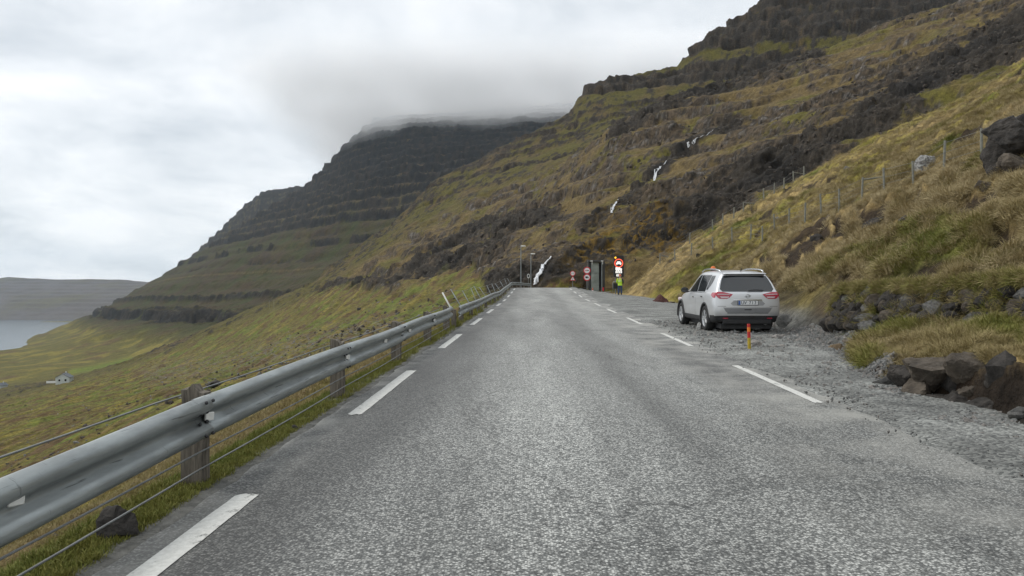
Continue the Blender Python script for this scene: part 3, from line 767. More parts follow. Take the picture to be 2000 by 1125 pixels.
def asphalt_nodes(n, l, b, paint=False):
    t = n.new('ShaderNodeTexCoord')
    # stone chips in dark binder
    vo = n.new('ShaderNodeTexVoronoi'); vo.inputs['Scale'].default_value = 66.0
    l.new(t.outputs['Object'], vo.inputs['Vector'])
    hs = n.new('ShaderNodeSeparateColor'); l.new(vo.outputs['Color'], hs.inputs[0])
    r1 = n.new('ShaderNodeValToRGB')
    r1.color_ramp.elements[0].position = 0.30; r1.color_ramp.elements[0].color = (0.125, 0.130, 0.124, 1)
    r1.color_ramp.elements[1].position = 0.85; r1.color_ramp.elements[1].color = (0.50, 0.505, 0.475, 1)
    e = r1.color_ramp.elements.new(0.55); e.color = (0.265, 0.272, 0.256, 1)
    l.new(hs.outputs[0], r1.inputs[0])
    gap = n.new('ShaderNodeMapRange'); gap.inputs['From Min'].default_value = 0.25; gap.inputs['From Max'].default_value = 0.62
    gap.inputs['To Min'].default_value = 1.0; gap.inputs['To Max'].default_value = 0.42
    l.new(vo.outputs['Distance'], gap.inputs[0])
    m1 = n.new('ShaderNodeVectorMath'); m1.operation = 'SCALE'
    l.new(r1.outputs[0], m1.inputs[0]); l.new(gap.outputs[0], m1.inputs['Scale'])
    # wear: paler wheel tracks, darker bitumen streaks along the road
    mp = n.new('ShaderNodeMapping'); mp.inputs['Scale'].default_value = (0.9, 0.10, 1.0); mp.inputs['Rotation'].default_value = (0, 0, HEAD)
    l.new(t.outputs['Object'], mp.inputs[0])
    nz = n.new('ShaderNodeTexNoise'); nz.inputs['Scale'].default_value = 1.0; nz.inputs['Detail'].default_value = 5; nz.inputs['Roughness'].default_value = 0.6
    l.new(mp.outputs[0], nz.inputs['Vector'])
    nz2 = n.new('ShaderNodeTexNoise'); nz2.inputs['Scale'].default_value = 1.7; nz2.inputs['Detail'].default_value = 6
    l.new(t.outputs['Object'], nz2.inputs['Vector'])
    at = n.new('ShaderNodeAttribute'); at.attribute_name = 'Col'
    sp = n.new('ShaderNodeSeparateColor'); l.new(at.outputs['Color'], sp.inputs[0])
    w1 = n.new('ShaderNodeMapRange'); w1.inputs['From Min'].default_value = 0.3; w1.inputs['From Max'].default_value = 0.72
    w1.inputs['To Min'].default_value = 0.50; w1.inputs['To Max'].default_value = 1.38
    l.new(nz.outputs[0], w1.inputs[0])
    w2 = n.new('ShaderNodeMath'); w2.operation = 'MULTIPLY'
    l.new(w1.outputs[0], w2.inputs[0]); l.new(sp.outputs[0], w2.inputs[1])
    m2 = n.new('ShaderNodeVectorMath'); m2.operation = 'SCALE'
    l.new(m1.outputs[0], m2.inputs[0]); l.new(w2.outputs[0], m2.inputs['Scale'])
    # hairline cracks and tar seams
    mpc = n.new('ShaderNodeMapping'); mpc.inputs['Scale'].default_value = (0.42, 0.13, 1.0)
    nw = n.new('ShaderNodeTexNoise'); nw.inputs['Scale'].default_value = 2.5; nw.inputs['Detail'].default_value = 5; l.new(t.outputs['Object'], nw.inputs['Vector'])
    va = n.new('ShaderNodeMix'); va.data_type = 'RGBA'; va.blend_type = 'LINEAR_LIGHT'; va.inputs['Factor'].default_value = 0.35
    l.new(t.outputs['Object'], va.inputs['A']); l.new(nw.outputs['Color'], va.inputs['B'])
    l.new(va.outputs['Result'], mpc.inputs[0])
    vc = n.new('ShaderNodeTexVoronoi'); vc.feature = 'DISTANCE_TO_EDGE'; vc.inputs['Scale'].default_value = 1.0; l.new(mpc.outputs[0], vc.inputs['Vector'])
    ck = n.new('ShaderNodeMapRange'); ck.inputs['From Min'].default_value = 0.003; ck.inputs['From Max'].default_value = 0.009; ck.inputs['To Min'].default_value = 0.62; ck.inputs['To Max'].default_value = 1.0
    l.new(vc.outputs['Distance'], ck.inputs[0])
    m2c = n.new('ShaderNodeVectorMath'); m2c.operation = 'SCALE'
    l.new(m2.outputs[0], m2c.inputs[0]); l.new(ck.outputs[0], m2c.inputs['Scale'])
    m2 = m2c
    # gravel grit, plus grazing gloss painted into the far road
    du = n.new('ShaderNodeMath'); du.operation = 'MULTIPLY'
    dr = n.new('ShaderNodeMapRange'); dr.inputs['From Min'].default_value = 0.38; dr.inputs['From Max'].default_value = 0.7
    l.new(nz2.outputs[0], dr.inputs[0]); l.new(dr.outputs[0], du.inputs[0]); l.new(sp.outputs[1], du.inputs[1])
    mx = n.new('ShaderNodeMix'); mx.data_type = 'RGBA'
    l.new(du.outputs[0], mx.inputs['Factor']); l.new(m2.outputs[0], mx.inputs['A']); mx.inputs['B'].default_value = (0.34, 0.335, 0.305, 1)
    hgt = n.new('ShaderNodeMath'); hgt.operation = 'MULTIPLY'
    l.new(gap.outputs[0], hgt.inputs[0]); l.new(hs.outputs[1], hgt.inputs[1])
    bp = n.new('ShaderNodeBump'); bp.inputs['Strength'].default_value = 0.7; bp.inputs['Distance'].default_value = 0.006
    l.new(hgt.outputs[0], bp.inputs['Height'])
    l.new(bp.outputs[0], b.inputs['Normal'])
    b.inputs['Roughness'].default_value = 0.58
    b.inputs['Specular IOR Level'].default_value = 0.5
    return t, mx.outputs['Result'], nz2, vo

def make_road():
    m, n, l, b = new_mat('asphalt')
    _, c, _, _ = asphalt_nodes(n, l, b)
    l.new(c, b.inputs['Base Color'])
    Ys = np.concatenate([np.linspace(-6, 20, 131), np.linspace(20.5, 103.5, 170)])
    ts = np.linspace(EDGE_L + 0.06, 4.15, 60)
    Y = np.repeat(Ys[:, None], len(ts), 1); Tt = np.repeat(ts[None, :], len(Ys), 0)
    edge = fbm(Y / 0.7, Y * 0 + 3.3, 4, 701) * 0.09
    Tt = Tt + np.where(Tt < EDGE_L + 0.3, edge, 0)
    X = rx(Y, Tt)
    Z = zroad(Y) + 0.012 * fbm(X / 1.5, Y / 4, 3, 703) - 0.010 * ((Tt - 0.6) / 3) ** 2
    k_ = sst(78, 90, Y)
    Z = Z * (1 - k_) + (ground_np(X, np.maximum(Y, 2)) + 0.05) * k_
    o = np_mesh('road', np.stack([X, Y, Z], -1).reshape(-1, 3), grid_faces(len(Ys), len(ts)), m)
    # wheel tracks (red); grit and painted grazing gloss growing with distance (green)
    tr = 0.68 + 0.60 * (np.exp(-((Tt - 0.2) / 1.0) ** 2) + 0.9 * np.exp(-((Tt - 2.2) / 0.8) ** 2)) - 0.30 * np.exp(-((Tt + 1.75) / 0.55) ** 2)
    tr = tr * (1 + 0.12 * fbm(X / 1.2, Y / 6, 3, 711))
    dust_gloss = 0.95 * sst(1.9, 3.7, Tt + 0.35 * fbm(X / 1.2, Y / 2.5, 3, 721)) * (0.6 + 0.4 * sst(6, 10, Y)) + 0.55 * sst(9, 45, Y) + 0.2 * np.exp(-((Tt - 2.4) / 0.7) ** 2)
    dust_gloss = np.maximum(dust_gloss, 0.8 * (1 - sst(EDGE_L + 0.05, EDGE_L + 0.5, Tt + 0.12 * fbm(X / 0.4, Y / 0.8, 3, 725))))
    set_col(o, 'Col', np.stack([tr, np.clip(dust_gloss, 0, 1), tr * 0], -1).reshape(-1, 3))
    tag(o, 'worn grey chip-sealed road climbing to a crest', 'road', kind='structure')
    return o
road = make_road()

def mat_paint():
    m, n, l, b = new_mat('road_paint')
    t, c, nz2, vo = asphalt_nodes(n, l, b)
    nz = n.new('ShaderNodeTexNoise'); nz.inputs['Scale'].default_value = 9.0; nz.inputs['Detail'].default_value = 8; nz.inputs['Roughness'].default_value = 0.7
    l.new(t.outputs['Object'], nz.inputs['Vector'])
    r = n.new('ShaderNodeMapRange'); r.inputs['From Min'].default_value = 0.34; r.inputs['From Max'].default_value = 0.42
    l.new(nz.outputs[0], r.inputs[0])
    mx = n.new('ShaderNodeMix'); mx.data_type = 'RGBA'
    l.new(r.outputs[0], mx.inputs['Factor']); l.new(c, mx.inputs['A'])
    nz3 = n.new('ShaderNodeTexNoise'); nz3.inputs['Scale'].default_value = 30.0; l.new(t.outputs['Object'], nz3.inputs['Vector'])
    rr = n.new('ShaderNodeValToRGB'); rr.color_ramp.elements[0].color = (0.42, 0.42, 0.39, 1); rr.color_ramp.elements[1].color = (0.74, 0.74, 0.70, 1)
    l.new(nz3.outputs[0], rr.inputs[0]); l.new(rr.outputs[0], mx.inputs['B'])
    l.new(mx.outputs['Result'], b.inputs['Base Color'])
    return m
m_paint = mat_paint()
def dash(t, y0, y1, w):
    Ys = np.linspace(y0, y1, 26); Ws = np.linspace(-0.5, 0.5, 7)
    Y = np.repeat(Ys[:, None], 7, 1); W = np.repeat(Ws[None, :], 26, 0)
    rag = 0.006 * noise(Y * 13, W * 3 + t, 733)
    Tt = t + W * w + rag
    Yr = Y + np.where((Y == Y[0, 0]) | (Y == Y[-1, 0]), 0.05 * noise(W * 9, Y, 735), 0)
    X = rx(Yr, Tt)
    Z = zroad(Yr) + 0.012 * fbm(X / 1.5, Yr / 4, 3, 703) - 0.010 * ((Tt - 0.6) / 3) ** 2 + 0.005
    o = np_mesh('road_marking', np.stack([X, Yr, Z], -1).reshape(-1, 3), grid_faces(26, 7), m_paint, road)
    set_col(o, 'Col', np.zeros((26 * 7, 3)) + (0.9, 0.1, 0))
for y0 in [0.7] + [8.0 + 7.45 * k for k in range(10)]:
    dash(-1.98, y0, y0 + (4.35 if y0 < 1 else 3.75), 0.155)
for y0 in [8.75] + [15.9 + 7.4 * k for k in range(8)]:
    dash(3.40, y0, y0 + 3.7, 0.12)

# ---------------- gravel lay-by and verge on the right
def make_gravel():
    m, n, l, b = new_mat('gravel')
    t = n.new('ShaderNodeTexCoord')
    vo = n.new('ShaderNodeTexVoronoi'); vo.inputs['Scale'].default_value = 34.0; l.new(t.outputs['Object'], vo.inputs['Vector'])
    hs = n.new('ShaderNodeSeparateColor'); l.new(vo.outputs['Color'], hs.inputs[0])
    r1 = n.new('ShaderNodeValToRGB')
    r1.color_ramp.elements[0].color = (0.072, 0.076, 0.073, 1); r1.color_ramp.elements[1].color = (0.29, 0.295, 0.275, 1)
    l.new(hs.outputs[0], r1.inputs[0])
    nz = n.new('ShaderNodeTexNoise'); nz.inputs['Scale'].default_value = 1.1; nz.inputs['Detail'].default_value = 7; l.new(t.outputs['Object'], nz.inputs['Vector'])
    w = n.new('ShaderNodeMapRange'); w.inputs['From Min'].default_value = 0.3; w.inputs['From Max'].default_value = 0.7; w.inputs['To Min'].default_value = 0.48; w.inputs['To Max'].default_value = 1.35
    l.new(nz.outputs[0], w.inputs[0])
    mx = n.new('ShaderNodeVectorMath'); mx.operation = 'SCALE'; l.new(r1.outputs[0], mx.inputs[0]); l.new(w.outputs[0], mx.inputs['Scale'])
    l.new(mx.outputs[0], b.inputs['Base Color'])
    b.inputs['Roughness'].default_value = 0.9
    bp = n.new('ShaderNodeBump'); bp.inputs['Strength'].default_value = 0.9; bp.inputs['Distance'].default_value = 0.015
    l.new(vo.outputs['Distance'], bp.inputs['Height']); bp.invert = True
    l.new(bp.outputs[0], b.inputs['Normal'])
    Ys = np.concatenate([np.linspace(1.5, 24, 280), np.linspace(24.2, 95, 190)])
    nt = 130
    V = []
    for y in Ys:
        gt, gz = gravel_end(y)
        gt = gt + 0.35
        tt = np.linspace(EDGE_R - 0.55, gt, nt)
        zr = float(zroad(y))
        f = np.clip((tt - EDGE_R) / (gt - 0.35 - EDGE_R), 0, 1.2)
        z = zr + (float(gz) - zr) * f
        V.append(np.stack([rx(y, tt) - bend(y) * np.clip(f, 0, 1) ** 0.5, np.full(nt, y), z], -1))
    V = np.array(V)
    X, Y = V[..., 0], V[..., 1]
    Tt = X - HEAD * Y
    lump = 0.030 * fbm(X / 0.8, Y / 1.3, 4, 751) + 0.008 * noise(X / 0.09, Y / 0.09, 755)
    rise = -0.045 + 0.085 * sst(3.3, 4.1, Tt + 0.28 * fbm(X / 0.7, Y / 1.4, 3, 757)) * (1 - sst(13, 20, Y)) + 0.062 * sst(3.3, 4.2, Tt + 0.3 * fbm(X / 0.7, Y / 1.4, 3, 757)) * sst(13, 20, Y)
    V[..., 2] += rise + lump * sst(3.4, 4.0, Tt)
    # two shallow tyre ruts
    o = np_mesh('gravel_layby', V.reshape(-1, 3), grid_faces(len(Ys), nt), m)
    tag(o, 'grey gravel lay-by along the right edge of the road', 'lay-by', kind='structure')
make_gravel()

# ------------------------------------------------------------------ guardrail
m_zinc = mat_plain('galvanised_steel', (0.27, 0.295, 0.30), 0.44, 0.8, 0.22, 2.2, 0.12, bscale=14)
def mat_rail():
    m, n, l, b = new_mat('weathered_rail')
    t = n.new('ShaderNodeTexCoord')
    def nz(scale, vec, det=5, ro=0.6):
        mp = n.new('ShaderNodeMapping'); mp.inputs['Scale'].default_value = vec; l.new(t.outputs['Object'], mp.inputs[0])
        q = n.new('ShaderNodeTexNoise'); q.inputs['Scale'].default_value = scale; q.inputs['Detail'].default_value = det; q.inputs['Roughness'].default_value = ro
        l.new(mp.outputs[0], q.inputs['Vector']); return q.outputs[0]
    def rng(src, a, b_, lo, hi):
        q = n.new('ShaderNodeMapRange'); q.inputs['From Min'].default_value = a; q.inputs['From Max'].default_value = b_; q.inputs['To Min'].default_value = lo; q.inputs['To Max'].default_value = hi
        l.new(src, q.inputs[0]); return q.outputs[0]
    def mul(a, b_):
        q = n.new('ShaderNodeMath'); q.operation = 'MULTIPLY'; l.new(a, q.inputs[0]); l.new(b_, q.inputs[1]); return q.outputs[0]
    patches = rng(nz(1.0, (4, 1.6, 9), 6, 0.65), 0.3, 0.7, 0.72, 1.25)
    scuff = rng(nz(1.0, (40, 1.1, 70), 4, 0.5), 0.64, 0.70, 1.0, 0.45)
    scuff2 = rng(nz(1.0, (6, 26, 6), 4, 0.5), 0.68, 0.74, 1.0, 0.55)
    v = mul(mul(patches, scuff), scuff2)
    sc_n = n.new('ShaderNodeVectorMath'); sc_n.operation = 'SCALE'; sc_n.inputs[0].default_value = (0.30, 0.325, 0.325); l.new(v, sc_n.inputs['Scale'])
    l.new(sc_n.outputs[0], b.inputs['Base Color'])
    b.inputs['Metallic'].default_value = 0.75
    l.new(rng(nz(1.0, (5, 2, 12)), 0.3, 0.7, 0.36, 0.58), b.inputs['Roughness'])
    return m
m_rail = mat_rail()
m_zinc2 = mat_plain('dull_steel', (0.20, 0.21, 0.21), 0.55, 0.6, 0.2, 6)
m_dark = mat_plain('dark_metal', (0.03, 0.03, 0.032), 0.55, 0.2, 0.2, 10)
m_white = mat_plain('white_paint', (0.72, 0.72, 0.68), 0.5, 0, 0.1, 12)
m_wood = None
def mat_wood():
    m, n, l, b = new_mat('weathered_wood')
    t = n.new('ShaderNodeTexCoord')
    mp = n.new('ShaderNodeMapping'); mp.inputs['Scale'].default_value = (30, 30, 2.2); l.new(t.outputs['Object'], mp.inputs[0])
    nz = n.new('ShaderNodeTexNoise'); nz.inputs['Scale'].default_value = 1.4; nz.inputs['Detail'].default_value = 7; nz.inputs['Roughness'].default_value = 0.65; l.new(mp.outputs[0], nz.inputs['Vector'])
    r = n.new('ShaderNodeValToRGB')
    r.color_ramp.elements[0].position = 0.32; r.color_ramp.elements[0].color = (0.045, 0.038, 0.030, 1)
    r.color_ramp.elements[1].position = 0.68; r.color_ramp.elements[1].color = (0.20, 0.175, 0.14, 1)
    l.new(nz.outputs[0], r.inputs[0]); l.new(r.outputs[0], b.inputs['Base Color'])
    b.inputs['Roughness'].default_value = 0.9
    bp = n.new('ShaderNodeBump'); bp.inputs['Strength'].default_value = 0.8; bp.inputs['Distance'].default_value = 0.01
    l.new(nz.outputs[0], bp.inputs['Height']); l.new(bp.outputs[0], b.inputs['Normal'])
    return m
m_wood = mat_wood()

RAIL_T = -2.46
PROF = [(0.0, 0.004), (0.022, 0.0), (0.060, 0.022), (0.084, 0.052), (0.084, 0.082), (0.050, 0.112), (0.012, 0.134), (0.004, 0.155),
        (0.012, 0.176), (0.050, 0.198), (0.084, 0.228), (0.084, 0.258), (0.060, 0.290), (0.022, 0.312), (0.0, 0.308)]
def rail_piece(pts, parent, name='rail_section'):
    """pts: list of (x, y, z of the lower edge); the beam faces the road (+x)"""
    V, Q = [], []
    k = len(PROF)
    for i, p in enumerate(pts):
        a = Vector(pts[max(i - 1, 0)]); b = Vector(pts[min(i + 1, len(pts) - 1)])
        d = (b - a).normalized(); nrm = Vector((d.y, -d.x, 0)).normalized()
        for s in (0, 1):
            for (u, h) in PROF:
                V.append(Vector(p) + nrm * (u - s * 0.005) + Vector((0, 0, h)))
    for i in range(len(pts) - 1):
        o0, o1 = i * 2 * k, (i + 1) * 2 * k
        for j in range(k - 1):
            Q.append((o0 + j, o1 + j, o1 + j + 1, o0 + j + 1))
            Q.append((o0 + k + j + 1, o1 + k + j + 1, o1 + k + j, o0 + k + j))
        Q.append((o0, o0 + k, o1 + k, o1)); Q.append((o0 + k - 1, o1 + k - 1, o1 + 2 * k - 1, o0 + 2 * k - 1))
    for o0, sgn in ((0, 1), ((len(pts) - 1) * 2 * k, -1)):
        for j in range(k - 1):
            f = (o0 + j, o0 + j + 1, o0 + k + j + 1, o0 + k + j)
            Q.append(f if sgn > 0 else tuple(reversed(f)))
    return mesh_obj(name, V, Q, m_rail, parent, smooth=True)

def wood_post(parent, x, y, z0, z1, w=0.17, d=0.11, seed=0):
    bm = bmesh.new()
    rn = random.Random(seed)
    box(bm, (0, 0, (z0 + z1) / 2), (w, d, z1 - z0))
    es = [e for e in bm.edges if abs(e.verts[0].co.z - e.verts[1].co.z) > 0.1]
    bmesh.ops.subdivide_edges(bm, edges=es, cuts=7)
    es = [e for e in bm.edges if abs(e.verts[0].co.z - e.verts[1].co.z) < 0.01 and abs(e.verts[0].co.y - e.verts[1].co.y) < 0.01]
    bmesh.ops.subdivide_edges(bm, edges=es, cuts=3)
    for v in bm.verts:
        v.co.x += rn.uniform(-1, 1) * 0.006; v.co.y += rn.uniform(-1, 1) * 0.006
        if v.co.z > z1 - 0.02:
            v.co.z += rn.uniform(-0.035, 0.012) - (0.03 if v.co.x > w * 0.2 else 0)
    o = bm_obj('post', bm, m_wood, parent)
    o.location = (x, y, 0)
    o.rotation_euler = (rn.uniform(-0.02, 0.02), rn.uniform(-0.03, 0.03), rn.uniform(-0.12, 0.12))
    return o

def rail_at(Y, t): return (HEAD * Y + t, Y)
g1 = empty('guardrail', (HEAD * 5 + RAIL_T, 5, float(zroad(5))), label='long steel crash barrier beam on wooden posts along the near left road edge', cat='guardrail')
def under_parent(o, par):
    o.location = Vector(o.location) - Vector(par.location)
splices = [-2.75, 1.25, 5.25, 9.25, 13.25, 17.25, 22.0]
for a, b in zip(splices[:-1], splices[1:]):
    pts = []
    for k in range(9):
        y = a + (b + 0.16 - a) * k / 8
        off = 0.006 * (k < 1)
        flare = -0.10 * max(0, (y - 19.5) / 2.5) ** 2
        dip = -0.02 * max(0, (y - 19.5) / 2.5) - 0.024 * max(0, 5.25 - y)
        x = HEAD * y + RAIL_T + 0.005 + 0.012 * math.sin(y * 0.7) + flare - off - 0.004 * (k == 0)
        pts.append((x, y, float(zroad(y)) + 0.315 + 0.008 * math.sin(y * 0.9) + dip))
    o = rail_piece(pts, g1); under_parent(o, g1)
bolt_bm = bmesh.new(); bmesh.ops.create_uvsphere(bolt_bm, u_segments=8, v_segments=5, radius=0.014)
bolt_me = bpy.data.meshes.new('bolt'); bolt_bm.to_mesh(bolt_me); bolt_bm.free(); bolt_me.materials.append(m_dark)
for sp_ in splices[2:6]:
    for dy in (0.03, 0.14):
        for (u, h) in ((0.075, 0.275), (0.030, 0.190), (0.030, 0.120), (0.075, 0.035)):
            y = sp_ + dy
            bo = link(bpy.data.objects.new('bolt', bolt_me), g1)
            bo.location = (HEAD * y + RAIL_T + u + 0.012, y, float(zroad(y)) + 0.315 + h); under_parent(bo, g1)
for y in (3.4, 5.42, 9.42, 11.8, 14.1, 17.5):
    bm = bmesh.new(); box(bm, (0, 0, 0), (0.022, 0.075, 0.062), bevel=0.005)
    o = bm_obj('reflector', bm, m_white, g1)
    o.location = (HEAD * y + RAIL_T + 0.045, y, float(zroad(y)) + 0.315 + 0.152); o.rotation_euler = (0, 0.12, -0.5); under_parent(o, g1)
    bm = bmesh.new(); box(bm, (0, 0, 0), (0.05, 0.03, 0.03))
    q = bm_obj('bracket', bm, m_dark, o); q.location = (-0.03, 0.01, -0.015)
for k, y in enumerate((1.25, 5.25, 9.25, 13.25, 17.25, 21.0)):
    zr = float(zroad(y))
    o = wood_post(g1, HEAD * y + RAIL_T - 0.095, y + 0.26, zr - 0.75, zr + 0.70, seed=k + 3); under_parent(o, g1)
    if k > 0 and k < 5:
        bm = bmesh.new(); box(bm, (0, 0, 0), (0.02, 0.09, 0.10)); q = bm_obj('spacer', bm, m_zinc2, g1)
        q.location = (HEAD * y + RAIL_T - 0.010, y + 0.26, zr + 0.47); under_parent(q, g1)
for t, h in ((RAIL_T + 0.05, 0.24), (RAIL_T + 0.05, 0.115), (RAIL_T - 0.24, 0.60)):
    ys = [-2.75 + 0.5 * k for k in range(48)]
    pts = [(HEAD * y + t, y, float(zroad(y)) + h - 0.012 * math.sin(math.pi * ((y - 1.25) % 4) / 4)) for y in ys]
    o = sweep_tube('wire', pts, 0.0065, 6, m_zinc2, g1); under_parent(o, g1)

g2_ = empty('guardrail', (HEAD * 30 + RAIL_T, 30, float(zroad(30))), label='farther crash barrier with lower beam that curves away over the crest', cat='guardrail')
ysB = [22.3] + [24.6 + 4 * k for k in range(18)]
def rail2(y):
    return HEAD * y + RAIL_T + 0.06 + 0.0035 * max(0, y - 70) ** 2, y, float(zroad(y))
for a, b in zip(ysB[:-1], ysB[1:]):
    pts = []
    for k in range(6):
        y = a + (b + 0.1 - a) * k / 5
        x, _, zr = rail2(y)
        pts.append((x + (0.05 if y < 23 else 0), y, zr + 0.26 + 0.015 * math.sin(y * 0.35)))
    o = rail_piece(pts, g2_); under_parent(o, g2_)
for k, y in enumerate(ysB):
    x, _, zr = rail2(y)
    o = wood_post(g2_, x - 0.09, y + 0.1, zr - 0.7, zr + 0.54, w=0.14, d=0.12, seed=k + 40); under_parent(o, g2_)

cf = empty('catch_fence', (HEAD * 40 - 2.6, 40, float(zroad(40))), label='row of thin pale poles leaning outward behind the farther barrier', cat='fence')
poleY = [22.6, 25.4, 28.6, 31.8, 34.6, 38.2, 42.6, 47.5, 53.5, 60, 67, 74]
tops = []
for k, y in enumerate(poleY):
    x, _, zr = rail2(y)
    x -= 0.16
    hh = 0.92 + 0.1 * math.sin(k * 2.1); lean = 0.30 + 0.07 * math.sin(k * 1.7)
    b0 = Vector((x + 0.1, y, zr - 0.5)); b1 = Vector((x, y, zr + 0.45)); b2 = Vector((x - lean, y - 0.05, zr + 0.45 + hh * 0.62))
    o = sweep_tube('pole', [b0, b1, b1 * 0.9 + b2 * 0.1, b2], 0.017 if k else 0.024, 7, m_white if k == 0 else m_zinc, cf); under_parent(o, cf)
    tops.append((b1, b2))
for f in (0.35, 0.95):
    o = sweep_tube('wire', [a.lerp(b, f) for a, b in tops], 0.006, 5, m_zinc2, cf); under_parent(o, cf)
# ------------------------------------------------------------------ parked car
from mathutils.bvhtree import BVHTree
def mat_carpaint():
    m, n, l, b = new_mat('silver_paint')
    b.inputs['Base Color'].default_value = (0.50, 0.51, 0.515, 1)
    b.inputs['Metallic'].default_value = 0.55; b.inputs['Roughness'].default_value = 0.34
    b.inputs['Coat Weight'].default_value = 0.6; b.inputs['Coat Roughness'].default_value = 0.08
    t = n.new('ShaderNodeTexCoord')
    nz = n.new('ShaderNodeTexNoise'); nz.inputs['Scale'].default_value = 3.0; nz.inputs['Detail'].default_value = 6; l.new(t.outputs['Object'], nz.inputs['Vector'])
    sp = n.new('ShaderNodeSeparateXYZ'); l.new(t.outputs['Object'], sp.inputs[0])
    # road dirt: along the sills
    h = n.new('ShaderNodeMapRange'); h.inputs['From Min'].default_value = 0.80; h.inputs['From Max'].default_value = 0.25; l.new(sp.outputs[2], h.inputs[0])
    mu = n.new('ShaderNodeMath'); mu.operation = 'MULTIPLY'; l.new(h.outputs[0], mu.inputs[0]); l.new(nz.outputs[0], mu.inputs[1])
    mx = n.new('ShaderNodeMix'); mx.data_type = 'RGBA'; l.new(mu.outputs[0], mx.inputs['Factor'])
    mx.inputs['A'].default_value = (0.68, 0.69, 0.70, 1); mx.inputs['B'].default_value = (0.16, 0.15, 0.13, 1)
    l.new(mx.outputs['Result'], b.inputs['Base Color'])
    return m
m_paintc = mat_carpaint()
m_glass = mat_plain('tinted_glass', (0.012, 0.015, 0.017), 0.05, 0, 0.1, 2, spec=1.0)
m_black = mat_plain('black_plastic', (0.022, 0.022, 0.023), 0.6, 0, 0.2, 9)
m_rubber = mat_plain('tyre_rubber', (0.018, 0.018, 0.018), 0.85, 0, 0.25, 18, 0.2)
m_alloy = mat_plain('alloy_rim', (0.55, 0.56, 0.57), 0.32, 0.8, 0.1, 6)
m_redl = mat_plain('red_lens', (0.42, 0.035, 0.06), 0.15, 0, 0.25, 20, coat=0.5)
m_clearl = mat_plain('clear_lens', (0.62, 0.50, 0.52), 0.12, 0, 0.1, 20, coat=0.5)
m_chrome = mat_plain('chrome', (0.62, 0.63, 0.64), 0.12, 1.0, 0.05, 5)
m_platew = mat_plain('plate_white', (0.70, 0.71, 0.70), 0.4, 0, 0.04, 5)
m_blue = mat_plain('plate_blue', (0.03, 0.10, 0.34), 0.4, 0, 0.1, 5)
m_ink = mat_plain('plate_ink', (0.02, 0.03, 0.07), 0.5, 0, 0.1, 5)
m_orange = mat_plain('amber_dome', (0.85, 0.17, 0.015), 0.2, 0, 0.15, 9, coat=0.4)

def text_mesh(name, body, size, mat, parent, ext=0.0015):
    cu = bpy.data.curves.new('tmp', 'FONT'); cu.body = body; cu.size = size; cu.align_x = 'CENTER'; cu.align_y = 'CENTER'; cu.extrude = ext
    to = bpy.data.objects.new('tmp_text', cu); COL.objects.link(to)
    dg = bpy.context.evaluated_depsgraph_get(); dg.update()
    tm = bpy.data.meshes.new_from_object(to.evaluated_get(dg)); tm.name = name; bpy.data.objects.remove(to)
    tm.materials.clear(); tm.materials.append(mat)
    return link(bpy.data.objects.new(name, tm), parent)

def interp_tab(tab, z): return float(np.interp(z, [a for a, _ in tab], [b for _, b in tab]))
REAR_Y = [(0.20, -0.80), (0.34, -0.90), (0.50, -0.945), (0.66, -0.955), (0.76, -0.93), (0.95, -0.915), (1.06, -0.90), (1.10, -0.875), (1.56, -0.60), (1.64, -0.55), (1.72, -0.40)]

